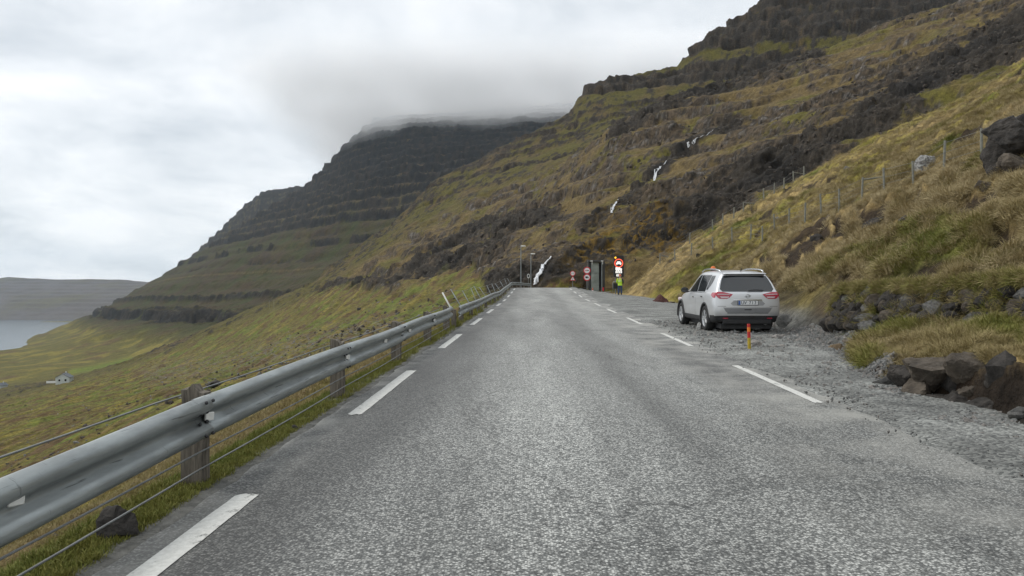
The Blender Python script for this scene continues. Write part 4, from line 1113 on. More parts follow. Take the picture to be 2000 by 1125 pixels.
def build_car():
    root = empty('parked_car', label='silver estate-height car parked on the gravel lay-by, seen from behind', cat='car')
    # cross-sections: y, sill half width, mid, shoulder, belt, roof half width, z bottom, z belt, z roof
    S = [
     (-0.955, 0.70, 0.80, 0.83, 0.80, 0.56, 0.30, 1.08, 1.600),   # tail face (sheared by REAR_Y)
     (-0.90, 0.80, 0.895, 0.895, 0.85, 0.60, 0.27, 1.08, 1.625),
     (-0.55, 0.86, 0.915, 0.912, 0.865, 0.615, 0.24, 1.08, 1.650),
     (0.0, 0.87, 0.918, 0.915, 0.872, 0.625, 0.22, 1.07, 1.675),
     (0.6, 0.855, 0.900, 0.905, 0.872, 0.63, 0.22, 1.05, 1.690),
     (1.2, 0.855, 0.900, 0.903, 0.868, 0.625, 0.22, 1.03, 1.685),
     (1.65, 0.86, 0.903, 0.903, 0.862, 0.60, 0.22, 1.02, 1.640),
     (2.15, 0.87, 0.910, 0.905, 0.850, 0.62, 0.22, 1.01, 1.330),
     (2.55, 0.87, 0.915, 0.900, 0.830, 0.66, 0.22, 1.00, 1.085),
     (3.05, 0.86, 0.905, 0.880, 0.790, 0.60, 0.24, 0.95, 1.015),
     (3.45, 0.80, 0.850, 0.820, 0.700, 0.50, 0.26, 0.86, 0.920),
     (3.66, 0.62, 0.680, 0.660, 0.560, 0.40, 0.30, 0.76, 0.800)]
    V, Q, K = [], [], None
    for i, (y, ws, wm, wsh, wb, wr, zb, zbe, zr) in enumerate(S):
        half = [(0, zb), (ws * 0.6, zb), (ws, zb + 0.02), (wm - 0.02, zb + 0.10), (wm, 0.55), (wsh, 0.80 if zbe > 0.9 else 0.66), (wb + 0.02, zbe - 0.05), (wb - 0.005, zbe),
                (wb - 0.03, zbe + min(0.03, (zr - zbe) * 0.2)), ((wb + wr) / 2 + 0.02, (zbe + zr) / 2), (wr + 0.02, zr - min(0.07, (zr - zbe) * 0.3)), (wr - 0.05, zr - 0.012), (wr * 0.5, zr + 0.012), (0, zr + 0.02)]
        row = [(-x, z) for x, z in reversed(half[1:-1])]
        ring = half + row
        K = len(ring)
        for (x, z) in ring:
            yy = y
            if i == 0: yy = interp_tab(REAR_Y, z) - 0.02 * (1 - (x / 0.85) ** 2)
            if i == 1: yy = interp_tab(REAR_Y, z) + 0.06
            if i == 2: yy = max(y, interp_tab(REAR_Y, z) + 0.22)
            if i == 11: yy = y - 0.25 * (x / 0.68) ** 2
            if i == 10: yy = y - 0.15 * (x / 0.85) ** 2
            V.append((x, yy, z))
    for i in range(len(S) - 1):
        for k in range(K):
            Q.append((i * K + k, i * K + (k + 1) % K, (i + 1) * K + (k + 1) % K, (i + 1) * K + k))
    nh = 14
    for base, flip in ((0, False), ((len(S) - 1) * K, True)):
        # strips between the right and the left half
        for k in range(nh - 1):
            a, b = base + k, base + k + 1
            c = base + (K - k - 1 if k + 1 < nh - 1 else nh - 1); d = base + ((K - k) % K)
            ids = []
            for q in (a, d, c, b):
                if q not in ids: ids.append(q)
            if len(ids) >= 3: Q.append(tuple(ids if flip is False else reversed(ids)))
    tmp = mesh_obj('tmp_body', V, Q)
    bm = bmesh.new(); bm.from_mesh(tmp.data); bmesh.ops.recalc_face_normals(bm, faces=bm.faces); bm.to_mesh(tmp.data); bm.free()
    md = tmp.modifiers.new('s', 'SUBSURF'); md.levels = 3; md.render_levels = 3
    cutters = []
    dg = bpy.context.evaluated_depsgraph_get()
    smooth_me = bpy.data.meshes.new_from_object(tmp.evaluated_get(dg))
    bvh = BVHTree.FromPolygons([v.co for v in smooth_me.vertices], [p.vertices for p in smooth_me.polygons])
    for yw in (0.0, 2.705):
        for sx in (-1, 1):
            bm = bmesh.new(); cyl(bm, (sx * 0.58, yw, 0.36), (sx * 1.2, yw, 0.36), 0.405, n=40)
            c = bm_obj('tmp_cut', bm); cutters.append(c)
            bo = tmp.modifiers.new('b', 'BOOLEAN'); bo.operation = 'DIFFERENCE'; bo.object = c; bo.solver = 'EXACT'
    dg = bpy.context.evaluated_depsgraph_get(); dg.update()
    me = bpy.data.meshes.new_from_object(tmp.evaluated_get(dg)); me.name = 'body'
    me.materials.clear(); me.materials.append(m_paintc); me.materials.append(m_black)
    for p in me.polygons:
        c = p.center
        inwell = any(math.hypot(c.y - yw, c.z - 0.36) < 0.402 for yw in (0.0, 2.705)) and abs(c.x) < 0.90
        low = c.z < 0.40 or (c.z < 0.475 and c.y < -0.5)
        p.material_index = 1 if (low or inwell) else 0
        p.use_smooth = True
    body = link(bpy.data.objects.new('body', me), root)
    for c in cutters + [tmp]: bpy.data.objects.remove(c)
    try:
        me.set_sharp_from_angle(angle=math.radians(50))
    except Exception: pass

    def patch(name, mat, rows, axis, n=10, off=0.006, parent=None, skirt=0.012):
        """rows: (v, u0, u1): v is height; axis 'rear' (u = x) or 'left'/'right' (u = y); laid on the body surface"""
        pts = []
        rws = []
        for (r0, r1) in zip(rows[:-1], rows[1:]):
            for q in range(3): rws.append([r0[j] + (r1[j] - r0[j]) * q / 3 for j in range(3)])
        rws.append(list(rows[-1]))
        for v, u0, u1 in rws:
            for k in range(n):
                u = u0 + (u1 - u0) * k / (n - 1)
                if axis == 'rear': o, d = Vector((u, -2, v)), Vector((0, 1, 0))
                elif axis == 'left': o, d = Vector((-2, u, v)), Vector((1, 0, 0))
                else: o, d = Vector((2, u, v)), Vector((-1, 0, 0))
                h = bvh.ray_cast(o, d)
                p, nn = (h[0], h[1]) if h[0] is not None else (o + d * 1.2, -d)
                if nn.dot(d) > 0: nn = -nn
                pts.append((p, nn))
        R = len(rws)
        Vv = [p + nn * off for p, nn in pts]
        Fc = [(i * n + k, i * n + k + 1, (i + 1) * n + k + 1, (i + 1) * n + k) for i in range(R - 1) for k in range(n - 1)]
        ring = list(range(n)) + [i * n + n - 1 for i in range(1, R)] + [(R - 1) * n + k for k in range(n - 2, -1, -1)] + [i * n for i in range(R - 2, 0, -1)]
        b0 = len(Vv)
        for q in ring: Vv.append(pts[q][0] - pts[q][1] * skirt)
        for a in range(len(ring)):
            c = (a + 1) % len(ring)
            Fc.append((ring[a], b0 + a, b0 + c, ring[c]))
        o = mesh_obj(name, Vv, Fc, mat, parent or root, smooth=True)
        b_ = bmesh.new(); b_.from_mesh(o.data); bmesh.ops.recalc_face_normals(b_, faces=b_.faces); b_.to_mesh(o.data); b_.free()
        try: o.data.set_sharp_from_angle(angle=math.radians(40))
        except Exception: pass
        return o
    # rear window with its black top and the wiper
    rw = patch('rear_window', m_glass, [(1.115, -0.655, 0.655), (1.18, -0.72, 0.72), (1.30, -0.685, 0.685), (1.44, -0.63, 0.63), (1.535, -0.575, 0.575)], 'rear', 15)
    bm = bmesh.new(); tube(bm, [(0.02, -0.905, 1.145), (0.20, -0.90, 1.165), (0.42, -0.895, 1.15)], 0.014, 6); bm_obj('wiper', bm, m_black, root)
    # tail spoiler
    bm = bmesh.new(); box(bm, (0, -0.585, 1.602), (1.14, 0.20, 0.035), rot=(0.12, 0, 0), bevel=0.012); bm_obj('spoiler', bm, m_paintc, root, True)
    bm = bmesh.new(); box(bm, (0, -0.672, 1.583), (1.04, 0.02, 0.028), bevel=0.004); bm_obj('spoiler_edge', bm, m_black, root)
    # lamps
    for s in (-1, 1):
        rows = [(0.925, 0.55, 0.74), (0.95, 0.50, 0.79), (1.00, 0.44, 0.83), (1.045, 0.40, 0.84), (1.075, 0.52, 0.835), (1.105, 0.66, 0.80)]
        t = patch('tail_lamp', m_redl, [(v, s * a, s * b) for v, a, b in rows], 'rear', 9, 0.012)
        patch('clear_lens', m_clearl, [(0.945, s * 0.52, s * 0.70), (0.985, s * 0.50, s * 0.74)], 'rear', 6, 0.016, parent=t, skirt=0.002)
        patch('lens_strip', m_clearl, [(1.035, s * 0.46, s * 0.80), (1.052, s * 0.50, s * 0.80)], 'rear', 8, 0.016, parent=t, skirt=0.002)
        t2 = patch('side_lamp', m_redl, [(0.95, -0.84, -0.74), (1.00, -0.85, -0.60), (1.05, -0.84, -0.56), (1.085, -0.82, -0.62)], 'left' if s < 0 else 'right', 8, 0.012)
        patch('bumper_reflector', m_redl, [(0.395, s * 0.52, s * 0.66), (0.42, s * 0.52, s * 0.66)], 'rear', 5, 0.012)
        # side windows
        side = 'left' if s < 0 else 'right'
        patch('front_side_window', m_glass, [(1.085, 1.02, 1.98), (1.20, 1.02, 1.83), (1.36, 1.03, 1.60), (1.52, 1.05, 1.33), (1.56, 1.06, 1.22)], side, 9, 0.004)
        patch('rear_side_window', m_glass, [(1.095, 0.18, 0.96), (1.25, 0.14, 0.965), (1.42, 0.10, 0.975), (1.56, 0.10, 0.99)], side, 8, 0.004)
        patch('quarter_window', m_glass, [(1.15, -0.02, 0.10), (1.28, -0.22, 0.07), (1.40, -0.30, 0.05), (1.54, -0.24, 0.05)], side, 7, 0.004)
        patch('window_trim', m_chrome, [(1.062, -0.05, 1.98), (1.076, -0.05, 2.0)], side, 20, 0.005, skirt=0.004)
        for (yh, zh) in ((0.30, 0.955), (1.22, 0.925)):
            patch('door_handle', m_chrome, [(zh - 0.015, yh - 0.09, yh + 0.09), (zh + 0.015, yh - 0.09, yh + 0.09)], side, 7, 0.024)
        for yd in (1.005, 0.10):
            patch('door_gap', m_black, [(0.42, yd, yd + 0.008), (0.75, yd, yd + 0.008), (1.04, yd, yd + 0.008)], side, 2, 0.001, skirt=0.002)
        patch('sill_cladding', m_black, [(0.30, 0.46, 2.24), (0.36, 0.46, 2.24), (0.41, 0.46, 2.24)], side, 12, 0.012)
        # arches
        for yw in (0.0, 2.705):
            Va, Fa = [], []
            for k in range(25):
                a = math.radians(-12 + 204 * k / 24)
                for (rr, xx) in ((0.395, 0.84), (0.400, 0.926), (0.452, 0.922), (0.458, 0.86)):
                    Va.append((s * xx, yw + rr * math.cos(a), 0.36 + rr * math.sin(a)))
            for k in range(24):
                for j in range(3):
                    f = (k * 4 + j, k * 4 + j + 1, k * 4 + 5 + j, k * 4 + 4 + j)
                    Fa.append(f)
            mesh_obj('wheel_arch', Va, Fa, m_black if yw == 0 else m_black, root, True)
        # wheels
        for yw in (0.0, 2.705):
            w = empty_part = bpy.data.objects.new('wheel', None)
            prof = [(0.225, -0.105), (0.24, -0.112), (0.30, -0.118), (0.335, -0.105), (0.356, -0.075), (0.360, 0.0), (0.356, 0.075), (0.335, 0.105), (0.30, 0.118), (0.24, 0.112), (0.225, 0.105)]
            Vt, Ft = [], []; nn = 40
            for k in range(nn):
                a = 2 * math.pi * k / nn
                for (r, xo) in prof: Vt.append((xo, r * math.cos(a), r * math.sin(a)))
            kk = len(prof)
            for k in range(nn):
                for j in range(kk):
                    Ft.append((k * kk + j, k * kk + (j + 1) % kk, ((k + 1) % nn) * kk + (j + 1) % kk, ((k + 1) % nn) * kk + j))
            wo = mesh_obj('wheel', Vt, Ft, m_rubber, root, True)
            wo.location = (s * 0.795, yw, 0.36)
            bm = bmesh.new()
            fx = s * 0.085
            for k in range(5):
                for da in (-0.16, 0.16):
                    a = 2 * math.pi * k / 5 + da
                    c = Vector((fx, 0.135 * math.cos(a), 0.135 * math.sin(a)))
                    box(bm, c, (0.03, 0.19, 0.036), rot=(a, 0, 0), bevel=0.006)
            cyl(bm, (fx - s * 0.02, 0, 0), (fx + s * 0.02, 0, 0), 0.062, 0.05, 20)
            rp = [(0.232, -0.11), (0.232, 0.11), (0.215, 0.108), (0.20, 0.07), (0.20, -0.11)]
            ringv = []
            for k in range(36):
                a = 2 * math.pi * k / 36
                ringv.append([bm.verts.new((s * xo, r * math.cos(a), r * math.sin(a))) for r, xo in rp])
            for k in range(36):
                for j in range(4):
                    bm.faces.new((ringv[k][j], ringv[k][j + 1], ringv[(k + 1) % 36][j + 1], ringv[(k + 1) % 36][j]))
            bmesh.ops.recalc_face_normals(bm, faces=bm.faces)
            bm_obj('rim', bm, m_alloy, wo)
            bm = bmesh.new(); cyl(bm, (s * 0.0, 0, 0), (s * 0.045, 0, 0), 0.205, n=28); bm_obj('brake_disc', bm, m_dark, wo)
        # roof rails
        pts = [(s * 0.575, -0.42, 1.640), (s * 0.585, -0.30, 1.690), (s * 0.592, 0.0, 1.718), (s * 0.597, 0.6, 1.738), (s * 0.59, 1.1, 1.732), (s * 0.58, 1.38, 1.690), (s * 0.575, 1.45, 1.65)]
        sweep_tube('roof_rail', pts, 0.018, 8, m_chrome, root)
        # door mirror
        bm = bmesh.new(); r = bmesh.ops.create_uvsphere(bm, u_segments=14, v_segments=10, radius=1.0)
        for v in bm.verts:
            v.co = Vector((v.co.x * 0.115, v.co.y * 0.075 if v.co.y > 0 else v.co.y * 0.03, v.co.z * 0.085))
        mo = bm_obj('door_mirror', bm, m_black, root, True); mo.location = (s * 1.02, 1.78, 1.12)
        bm = bmesh.new(); box(bm, (-s * 0.10, 0.02, -0.055), (0.10, 0.05, 0.03), rot=(0, s * 0.3, 0), bevel=0.008); bm_obj('mirror_arm', bm, m_black, mo)
        bm = bmesh.new(); box(bm, (0, -0.026, 0.0), (0.17, 0.012, 0.12), bevel=0.004); bm_obj('mirror_glass', bm, m_glass, mo)
        # fuel of detail: rear bumper corner crease
        patch('bumper_gap', m_black, [(0.722, s * 0.58, s * 0.80), (0.730, s * 0.58, s * 0.80)], 'rear', 6, 0.002, skirt=0.002)
    # tailgate details
    patch('tailgate_panel', mat_plain('grey_trim', (0.24, 0.245, 0.25), 0.4, 0.4, 0.1, 4), [(0.545, -0.54, 0.54), (0.60, -0.60, 0.60), (0.675, -0.64, 0.64)], 'rear', 13, 0.003)
    patch('tailgate_gap', m_black, [(0.535, -0.545, 0.545), (0.544, -0.55, 0.55)], 'rear', 11, 0.002, skirt=0.002)
    patch('tailgate_gap', m_black, [(0.682, -0.66, 0.66), (0.689, -0.66, 0.66)], 'rear', 11, 0.003, skirt=0.002)
    patch('tailgate_handle', m_black, [(0.625, -0.085, 0.085), (0.650, -0.10, 0.10)], 'rear', 7, 0.010)
    patch('plate_recess', mat_plain('recess_grey', (0.34, 0.345, 0.35), 0.4, 0.5, 0.08, 4), [(0.745, -0.40, 0.40), (0.80, -0.46, 0.46), (0.87, -0.38, 0.38)], 'rear', 11, 0.002)
    patch('plate_garnish', m_chrome, [(0.885, -0.38, 0.38), (0.905, -0.36, 0.36)], 'rear', 11, 0.022)
    pl = patch('number_plate', m_platew, [(0.765, -0.26, 0.26), (0.875, -0.26, 0.26)], 'rear', 9, 0.022)
    patch('plate_surround', m_black, [(0.753, -0.275, 0.275), (0.883, -0.275, 0.275)], 'rear', 9, 0.016)
    patch('country_band', m_blue, [(0.768, -0.256, -0.205), (0.872, -0.256, -0.205)], 'rear', 3, 0.024, parent=pl, skirt=0.002)
    hy = bvh.ray_cast(Vector((0.0, -2, 0.82)), Vector((0, 1, 0)))[0].y
    for ch, xo in zip('UV713', (-0.150, -0.072, 0.048, 0.117, 0.190)):
        tx = text_mesh('letter' if ch in 'UV' else 'digit', ch, 0.118, m_ink, pl)
        tx.location = (xo, hy - 0.027, 0.82); tx.rotation_euler = (math.radians(90 - 4), 0, 0)
    # badge: ring with a bar
    hy = bvh.ray_cast(Vector((0.0, -2, 1.0)), Vector((0, 1, 0)))[0].y
    bm = bmesh.new()
    ring = [[bm.verts.new(((0.055 + 0.010 * math.cos(b)) * math.cos(a), 0.008 * math.sin(b), (0.045 + 0.010 * math.cos(b)) * math.sin(a))) for b in [2 * math.pi * q / 6 for q in range(6)]] for a in [2 * math.pi * q / 20 for q in range(20)]]
    for i in range(20):
        for j in range(6): bm.faces.new((ring[i][j], ring[i][(j + 1) % 6], ring[(i + 1) % 20][(j + 1) % 6], ring[(i + 1) % 20][j]))
    box(bm, (0, -0.002, 0), (0.15, 0.014, 0.02), bevel=0.003)
    ba = bm_obj('badge', bm, m_chrome, root, True); ba.location = (0, hy - 0.012, 1.0)
    bm = bmesh.new(); box(bm, (0, -0.86, 0.315), (1.30, 0.10, 0.13), bevel=0.02); bm_obj('lower_bumper', bm, m_black, root)
    bm = bmesh.new(); cyl(bm, (0.5, -0.86, 0.25), (0.5, -0.60, 0.26), 0.032, n=12); bm_obj('exhaust_pipe', bm, m_zinc2, root)
    bm = bmesh.new(); box(bm, (0, 1.3, 0.19), (1.36, 4.2, 0.14)); bm_obj('underbody', bm, m_black, root)
    bm = bmesh.new(); tube(bm, [(0.0, -0.30, 1.66), (0.0, -0.36, 1.73), (0.0, -0.38, 1.745)], 0.012, 6); bm_obj('antenna', bm, m_black, root)
    # windscreen
    patch_ws = []
    for i in range(9):
        f = i / 8
        for k in range(11):
            u = -0.70 + 1.40 * k / 10
            u *= (1 - 0.14 * (1 - f))
            y = 1.72 + 0.75 * f
            h = bvh.ray_cast(Vector((u, y, 3)), Vector((0, 0, -1)))
            patch_ws.append((h[0] + h[1] * 0.004) if h[0] is not None else Vector((u, y, 1.4)))
    mesh_obj('windscreen', patch_ws, [(i * 11 + k, i * 11 + k + 1, i * 11 + k + 12, i * 11 + k + 11) for i in range(8) for k in range(10)], m_glass, root, True)
    for s in (-1, 1):
        bm = bmesh.new(); box(bm, (s * 0.66, 3.40, 0.80), (0.30, 0.22, 0.12), rot=(0, 0, -s * 0.4), bevel=0.03); bm_obj('headlight', bm, m_clearl, root, True)
    return root
CAR_Y = 20.42
car = build_car()
_cz = float(zroad(CAR_Y)) + 0.0
car.location = (6.27, CAR_Y, 0.835)
car.rotation_euler = (math.atan(0.0405), 0, math.radians(0.6))

be = empty('beacon_lamp', label='small orange beacon dome on the roof of the silver car', cat='beacon')
bm = bmesh.new(); cyl(bm, (0, 0, 0), (0, 0, 0.03), 0.085, 0.08, 16); bm_obj('base', bm, m_black, be)
bm = bmesh.new()
for v0, v1, r0, r1 in ((0.03, 0.09, 0.072, 0.068), (0.09, 0.125, 0.068, 0.035)): cyl(bm, (0, 0, v0), (0, 0, v1), r0, r1, 16)
bm_obj('dome', bm, m_orange, be, False)
be.location = car.matrix_basis @ Vector((-0.36, 1.10, 1.695))
# ------------------------------------------------------------------ marker stake
m_red = mat_plain('red_paint', (0.50, 0.025, 0.02), 0.45, 0, 0.15, 14)
m_yellow = mat_plain('yellow_paint', (0.50, 0.36, 0.03), 0.5, 0, 0.2, 14)
m_orangep = mat_plain('orange_band', (0.80, 0.22, 0.03), 0.4, 0, 0.1, 14)
def layby_z(x, y):
    """top of the gravel at x, y"""
    gt, gz = gravel_end(y)
    zr = float(zroad(y)); f = (x - HEAD * y - EDGE_R) / (float(gt) - EDGE_R)
    return zr + (float(gz) - zr) * min(max(f, 0), 1.2) + 0.012
sx, sy = (1463.5 - 1000) / F * 15.1, 15.1
st_ = empty('marker_stake', (sx, sy, layby_z(sx, sy)), (0.0, -0.03, 0.2), label='short red and yellow snow marker stake in the gravel behind the silver car', cat='marker stake')
for nm, z0, z1, mt in (('lower_band', -0.2, 0.24, m_yellow), ('red_band', 0.24, 0.37, m_red), ('reflective_band', 0.37, 0.46, m_orangep), ('top_band', 0.46, 0.53, m_red)):
    bm = bmesh.new(); cyl(bm, (0, 0, z0), (0, 0, z1), 0.032, 0.032, 12); bm_obj(nm, bm, mt, st_, False)

# ------------------------------------------------------------------ person in high-visibility jacket
def skin_mesh(name, verts, edges, radii, mat, parent, root_i=0, sub=2):
    me = bpy.data.meshes.new('tmp'); me.from_pydata(verts, edges, []); me.update()
    o = bpy.data.objects.new('tmp_skin', me); COL.objects.link(o)
    o.modifiers.new('k', 'SKIN'); sb = o.modifiers.new('s', 'SUBSURF'); sb.levels = sub; sb.render_levels = sub
    for i, r in enumerate(radii):
        sv = me.skin_vertices[0].data[i]; sv.radius = r if isinstance(r, tuple) else (r, r); sv.use_root = (i == root_i)
    dg = bpy.context.evaluated_depsgraph_get(); dg.update()
    m2 = bpy.data.meshes.new_from_object(o.evaluated_get(dg)); m2.name = name
    bpy.data.objects.remove(o)
    m2.materials.clear(); m2.materials.append(mat)
    m2.polygons.foreach_set('use_smooth', [True] * len(m2.polygons))
    return link(bpy.data.objects.new(name, m2), parent)

m_skin = mat_plain('skin', (0.48, 0.28, 0.20), 0.55, 0, 0.08, 12)
m_hivis = mat_plain('hivis_yellow', (0.52, 0.80, 0.05), 0.7, 0, 0.12, 9, 0.2, emis=None)
m_jeans = mat_plain('jeans', (0.035, 0.065, 0.15), 0.85, 0, 0.25, 16, 0.2)
m_boot = mat_plain('boot_leather', (0.03, 0.022, 0.018), 0.6, 0, 0.2, 16)
m_hat = mat_plain('orange_hat', (0.62, 0.11, 0.02), 0.6, 0, 0.12, 16)
m_refl = mat_plain('reflective_tape', (0.62, 0.64, 0.62), 0.35, 0.3, 0.05, 16)
m_navy = mat_plain('navy_sleeve', (0.03, 0.035, 0.055), 0.8, 0, 0.2, 16)
PY_ = 64.0; PXc = (1211 - 1000) / F * PY_
pe = empty('person', (PXc, PY_, layby_z(PXc, PY_) + 0.02), (0, 0, math.radians(-8)), label='person in a yellow high-visibility jacket, jeans and orange hat, back turned', cat='person')
# facing +y (away from the camera), weight on both legs, arms bent in front
J = dict(pelvis=(0, 0, 0.94), waist=(0, 0.0, 1.08), chest=(0, 0.0, 1.28), neckb=(0, -0.005, 1.44), neck=(0, 0.01, 1.50), headl=(0, 0.03, 1.58), headm=(0, 0.035, 1.66), headt=(0, 0.03, 1.745))
bv, be_, br = [], [], []
idx = {}
def addv(nm, p, r):
    idx[nm] = len(bv); bv.append(p); br.append(r)
for nm, r in (('pelvis', (0.15, 0.11)), ('waist', (0.14, 0.10)), ('chest', (0.17, 0.11)), ('neckb', 0.075), ('neck', 0.055), ('headl', 0.075), ('headm', 0.092), ('headt', 0.062)): addv(nm, J[nm], r)
for a, b in (('pelvis', 'waist'), ('waist', 'chest'), ('chest', 'neckb'), ('neckb', 'neck'), ('neck', 'headl'), ('headl', 'headm'), ('headm', 'headt')): be_.append((idx[a], idx[b]))
for s, n_ in ((-1, 'l'), (1, 'r')):
    addv('sh' + n_, (s * 0.20, 0, 1.40), 0.068); addv('el' + n_, (s * 0.27, 0.02, 1.13), 0.046); addv('wr' + n_, (s * 0.21, 0.20, 0.99), 0.032)
    addv('pa' + n_, (s * 0.195, 0.27, 0.965), (0.040, 0.022)); 
    be_ += [(idx['chest'], idx['sh' + n_]), (idx['sh' + n_], idx['el' + n_]), (idx['el' + n_], idx['wr' + n_]), (idx['wr' + n_], idx['pa' + n_])]
    for k, (dx, L) in enumerate(((-0.034, 0.060), (-0.012, 0.075), (0.011, 0.080), (0.033, 0.070))):
        addv('f%s%d' % (n_, k), (s * 0.195 + dx, 0.315, 0.955), 0.0095); addv('g%s%d' % (n_, k), (s * 0.195 + dx, 0.32 + L * 0.6, 0.955 - L * 0.6), 0.008)
        be_ += [(idx['pa' + n_], idx['f%s%d' % (n_, k)]), (idx['f%s%d' % (n_, k)], idx['g%s%d' % (n_, k)])]
    addv('t' + n_, (s * 0.195 - s * 0.055, 0.275, 0.95), 0.010); be_.append((idx['wr' + n_], idx['t' + n_]))
    addv('hip' + n_, (s * 0.095, 0, 0.88), 0.095); addv('kn' + n_, (s * 0.11, 0.025, 0.49), 0.062); addv('an' + n_, (s * 0.12, -0.01, 0.09), 0.042); addv('toe' + n_, (s * 0.14, 0.15, 0.04), (0.042, 0.03))
    be_ += [(idx['pelvis'], idx['hip' + n_]), (idx['hip' + n_], idx['kn' + n_]), (idx['kn' + n_], idx['an' + n_]), (idx['an' + n_], idx['toe' + n_])]
body_p = skin_mesh('body', bv, be_, br, m_skin, pe)
jv = [(0, 0, 0.86), (0, 0, 0.98), (0, 0, 1.10), (0, 0, 1.28), (0, 0, 1.42), (0, 0, 1.475)]
jr = [(0.185, 0.15), (0.19, 0.15), (0.18, 0.14), (0.205, 0.145), (0.12, 0.10), (0.085, 0.075)]
je = [(0, 1), (1, 2), (2, 3), (3, 4), (4, 5)]
jk = skin_mesh('jacket', jv, je, jr, m_hivis, pe, 1)
for s in (-1, 1):
    skin_mesh('sleeve', [(s * 0.15, 0, 1.38), (s * 0.21, 0, 1.385), (s * 0.275, 0.02, 1.13), (s * 0.22, 0.17, 1.00)], [(0, 1), (1, 2), (2, 3)], [0.085, 0.085, 0.066, 0.052], m_hivis if s < 0 else m_navy, jk, 0)
for z in (1.02, 1.20):
    V = []; Fq = []
    for k in range(24):
        a = 2 * math.pi * k / 24
        rx_, ry_ = (0.178, 0.138) if z < 1.1 else (0.186, 0.136)
        for zz in (z - 0.028, z + 0.028): V.append((rx_ * math.cos(a), ry_ * math.sin(a), zz))
    for k in range(24): Fq.append((2 * k, 2 * ((k + 1) % 24), 2 * ((k + 1) % 24) + 1, 2 * k + 1))
    mesh_obj('reflective_band', V, Fq, m_refl, jk, True)
skin_mesh('trousers', [(0, 0, 0.98), (0, 0, 0.88), (-0.10, 0, 0.82), (-0.115, 0.02, 0.49), (-0.12, -0.01, 0.10), (0.10, 0, 0.82), (0.115, 0.02, 0.49), (0.12, -0.01, 0.10)],
          [(0, 1), (1, 2), (2, 3), (3, 4), (1, 5), (5, 6), (6, 7)], [(0.16, 0.125), (0.165, 0.13), 0.112, 0.088, 0.078, 0.112, 0.088, 0.078], m_jeans, pe, 1)
for s in (-1, 1):
    skin_mesh('boot', [(s * 0.12, -0.02, 0.16), (s * 0.12, -0.025, 0.055), (s * 0.135, 0.09, 0.05), (s * 0.145, 0.18, 0.04)], [(0, 1), (1, 2), (2, 3)], [0.062, 0.066, 0.058, 0.045], m_boot, pe, 0)
bm = bmesh.new(); bmesh.ops.create_uvsphere(bm, u_segments=18, v_segments=12, radius=1.0)
bmesh.ops.delete(bm, geom=[v for v in bm.verts if v.co.z < -0.35], context='VERTS')
for v in bm.verts: v.co = Vector((v.co.x * 0.112, v.co.y * 0.125 + 0.03, v.co.z * 0.115 + 1.69))
bm_obj('hat', bm, m_hat, pe, True)
for s in (-1, 1):
    bm = bmesh.new(); bmesh.ops.create_uvsphere(bm, u_segments=8, v_segments=6, radius=1.0)
    for v in bm.verts: v.co = Vector((v.co.x * 0.012 + s * 0.098, v.co.y * 0.02 + 0.02, v.co.z * 0.032 + 1.635))
    bm_obj('ear', bm, m_skin, body_p, True)

# ------------------------------------------------------------------ signs
m_signred = mat_plain('sign_red', (0.55, 0.02, 0.03), 0.4, 0, 0.08, 10)
m_signwhite = mat_plain('sign_white', (0.75, 0.75, 0.74), 0.4, 0, 0.04, 10)
m_signblack = mat_plain('sign_black', (0.012, 0.012, 0.013), 0.5, 0, 0.1, 10)
m_ledred = mat_plain('led_red', (0.6, 0.05, 0.03), 0.4, 0, 0.0, 10, emis=(1.0, 0.13, 0.06), estr=1.1)
m_ledwhite = mat_plain('led_white', (0.7, 0.7, 0.68), 0.4, 0, 0.0, 10, emis=(1.0, 0.96, 0.9), estr=0.75)
m_ledamber = mat_plain('led_amber', (0.8, 0.4, 0.02), 0.4, 0, 0.0, 10, emis=(1.0, 0.50, 0.03), estr=1.4)

def disc(bm, r, y0, y1, c=(0, 0), n=32):
    cyl(bm, (c[0], y1, c[1]), (c[0], y0, c[1]), r, r, n)
def ring(bm, r0, r1, y0, y1, n=36):
    vs_ = [[bm.verts.new((r * math.cos(a), y, r * math.sin(a))) for r, y in ((r0, y0), (r1, y0), (r1, y1), (r0, y1))] for a in [2 * math.pi * k / n for k in range(n)]]
    for k in range(n):
        for j in range(4):
            bm.faces.new((vs_[k][j], vs_[k][(j + 1) % 4], vs_[(k + 1) % n][(j + 1) % 4], vs_[(k + 1) % n][j]))
    bmesh.ops.recalc_face_normals(bm, faces=bm.faces)
def car_icon(bm, c, s, y0, y1, kind='front'):
    ym, th = (y0 + y1) / 2, y1 - y0
    if kind == 'front':
        box(bm, (c[0], ym, c[1] - 0.08 * s), (0.95 * s, th, 0.26 * s)); box(bm, (c[0], ym, c[1] + 0.17 * s), (0.62 * s, th, 0.22 * s))
        for d in (-1, 1): box(bm, (c[0] + d * 0.33 * s, ym, c[1] - 0.28 * s), (0.16 * s, th, 0.14 * s))
    else:
        box(bm, (c[0] - 0.14 * s, ym, c[1] + 0.06 * s), (0.78 * s, th, 0.50 * s)); box(bm, (c[0] + 0.40 * s, ym, c[1] - 0.04 * s), (0.24 * s, th, 0.32 * s))
        for d in (-0.32, 0.0, 0.38): disc(bm, 0.10 * s, y0, y1, (c[0] + d * s, c[1] - 0.25 * s), 12)

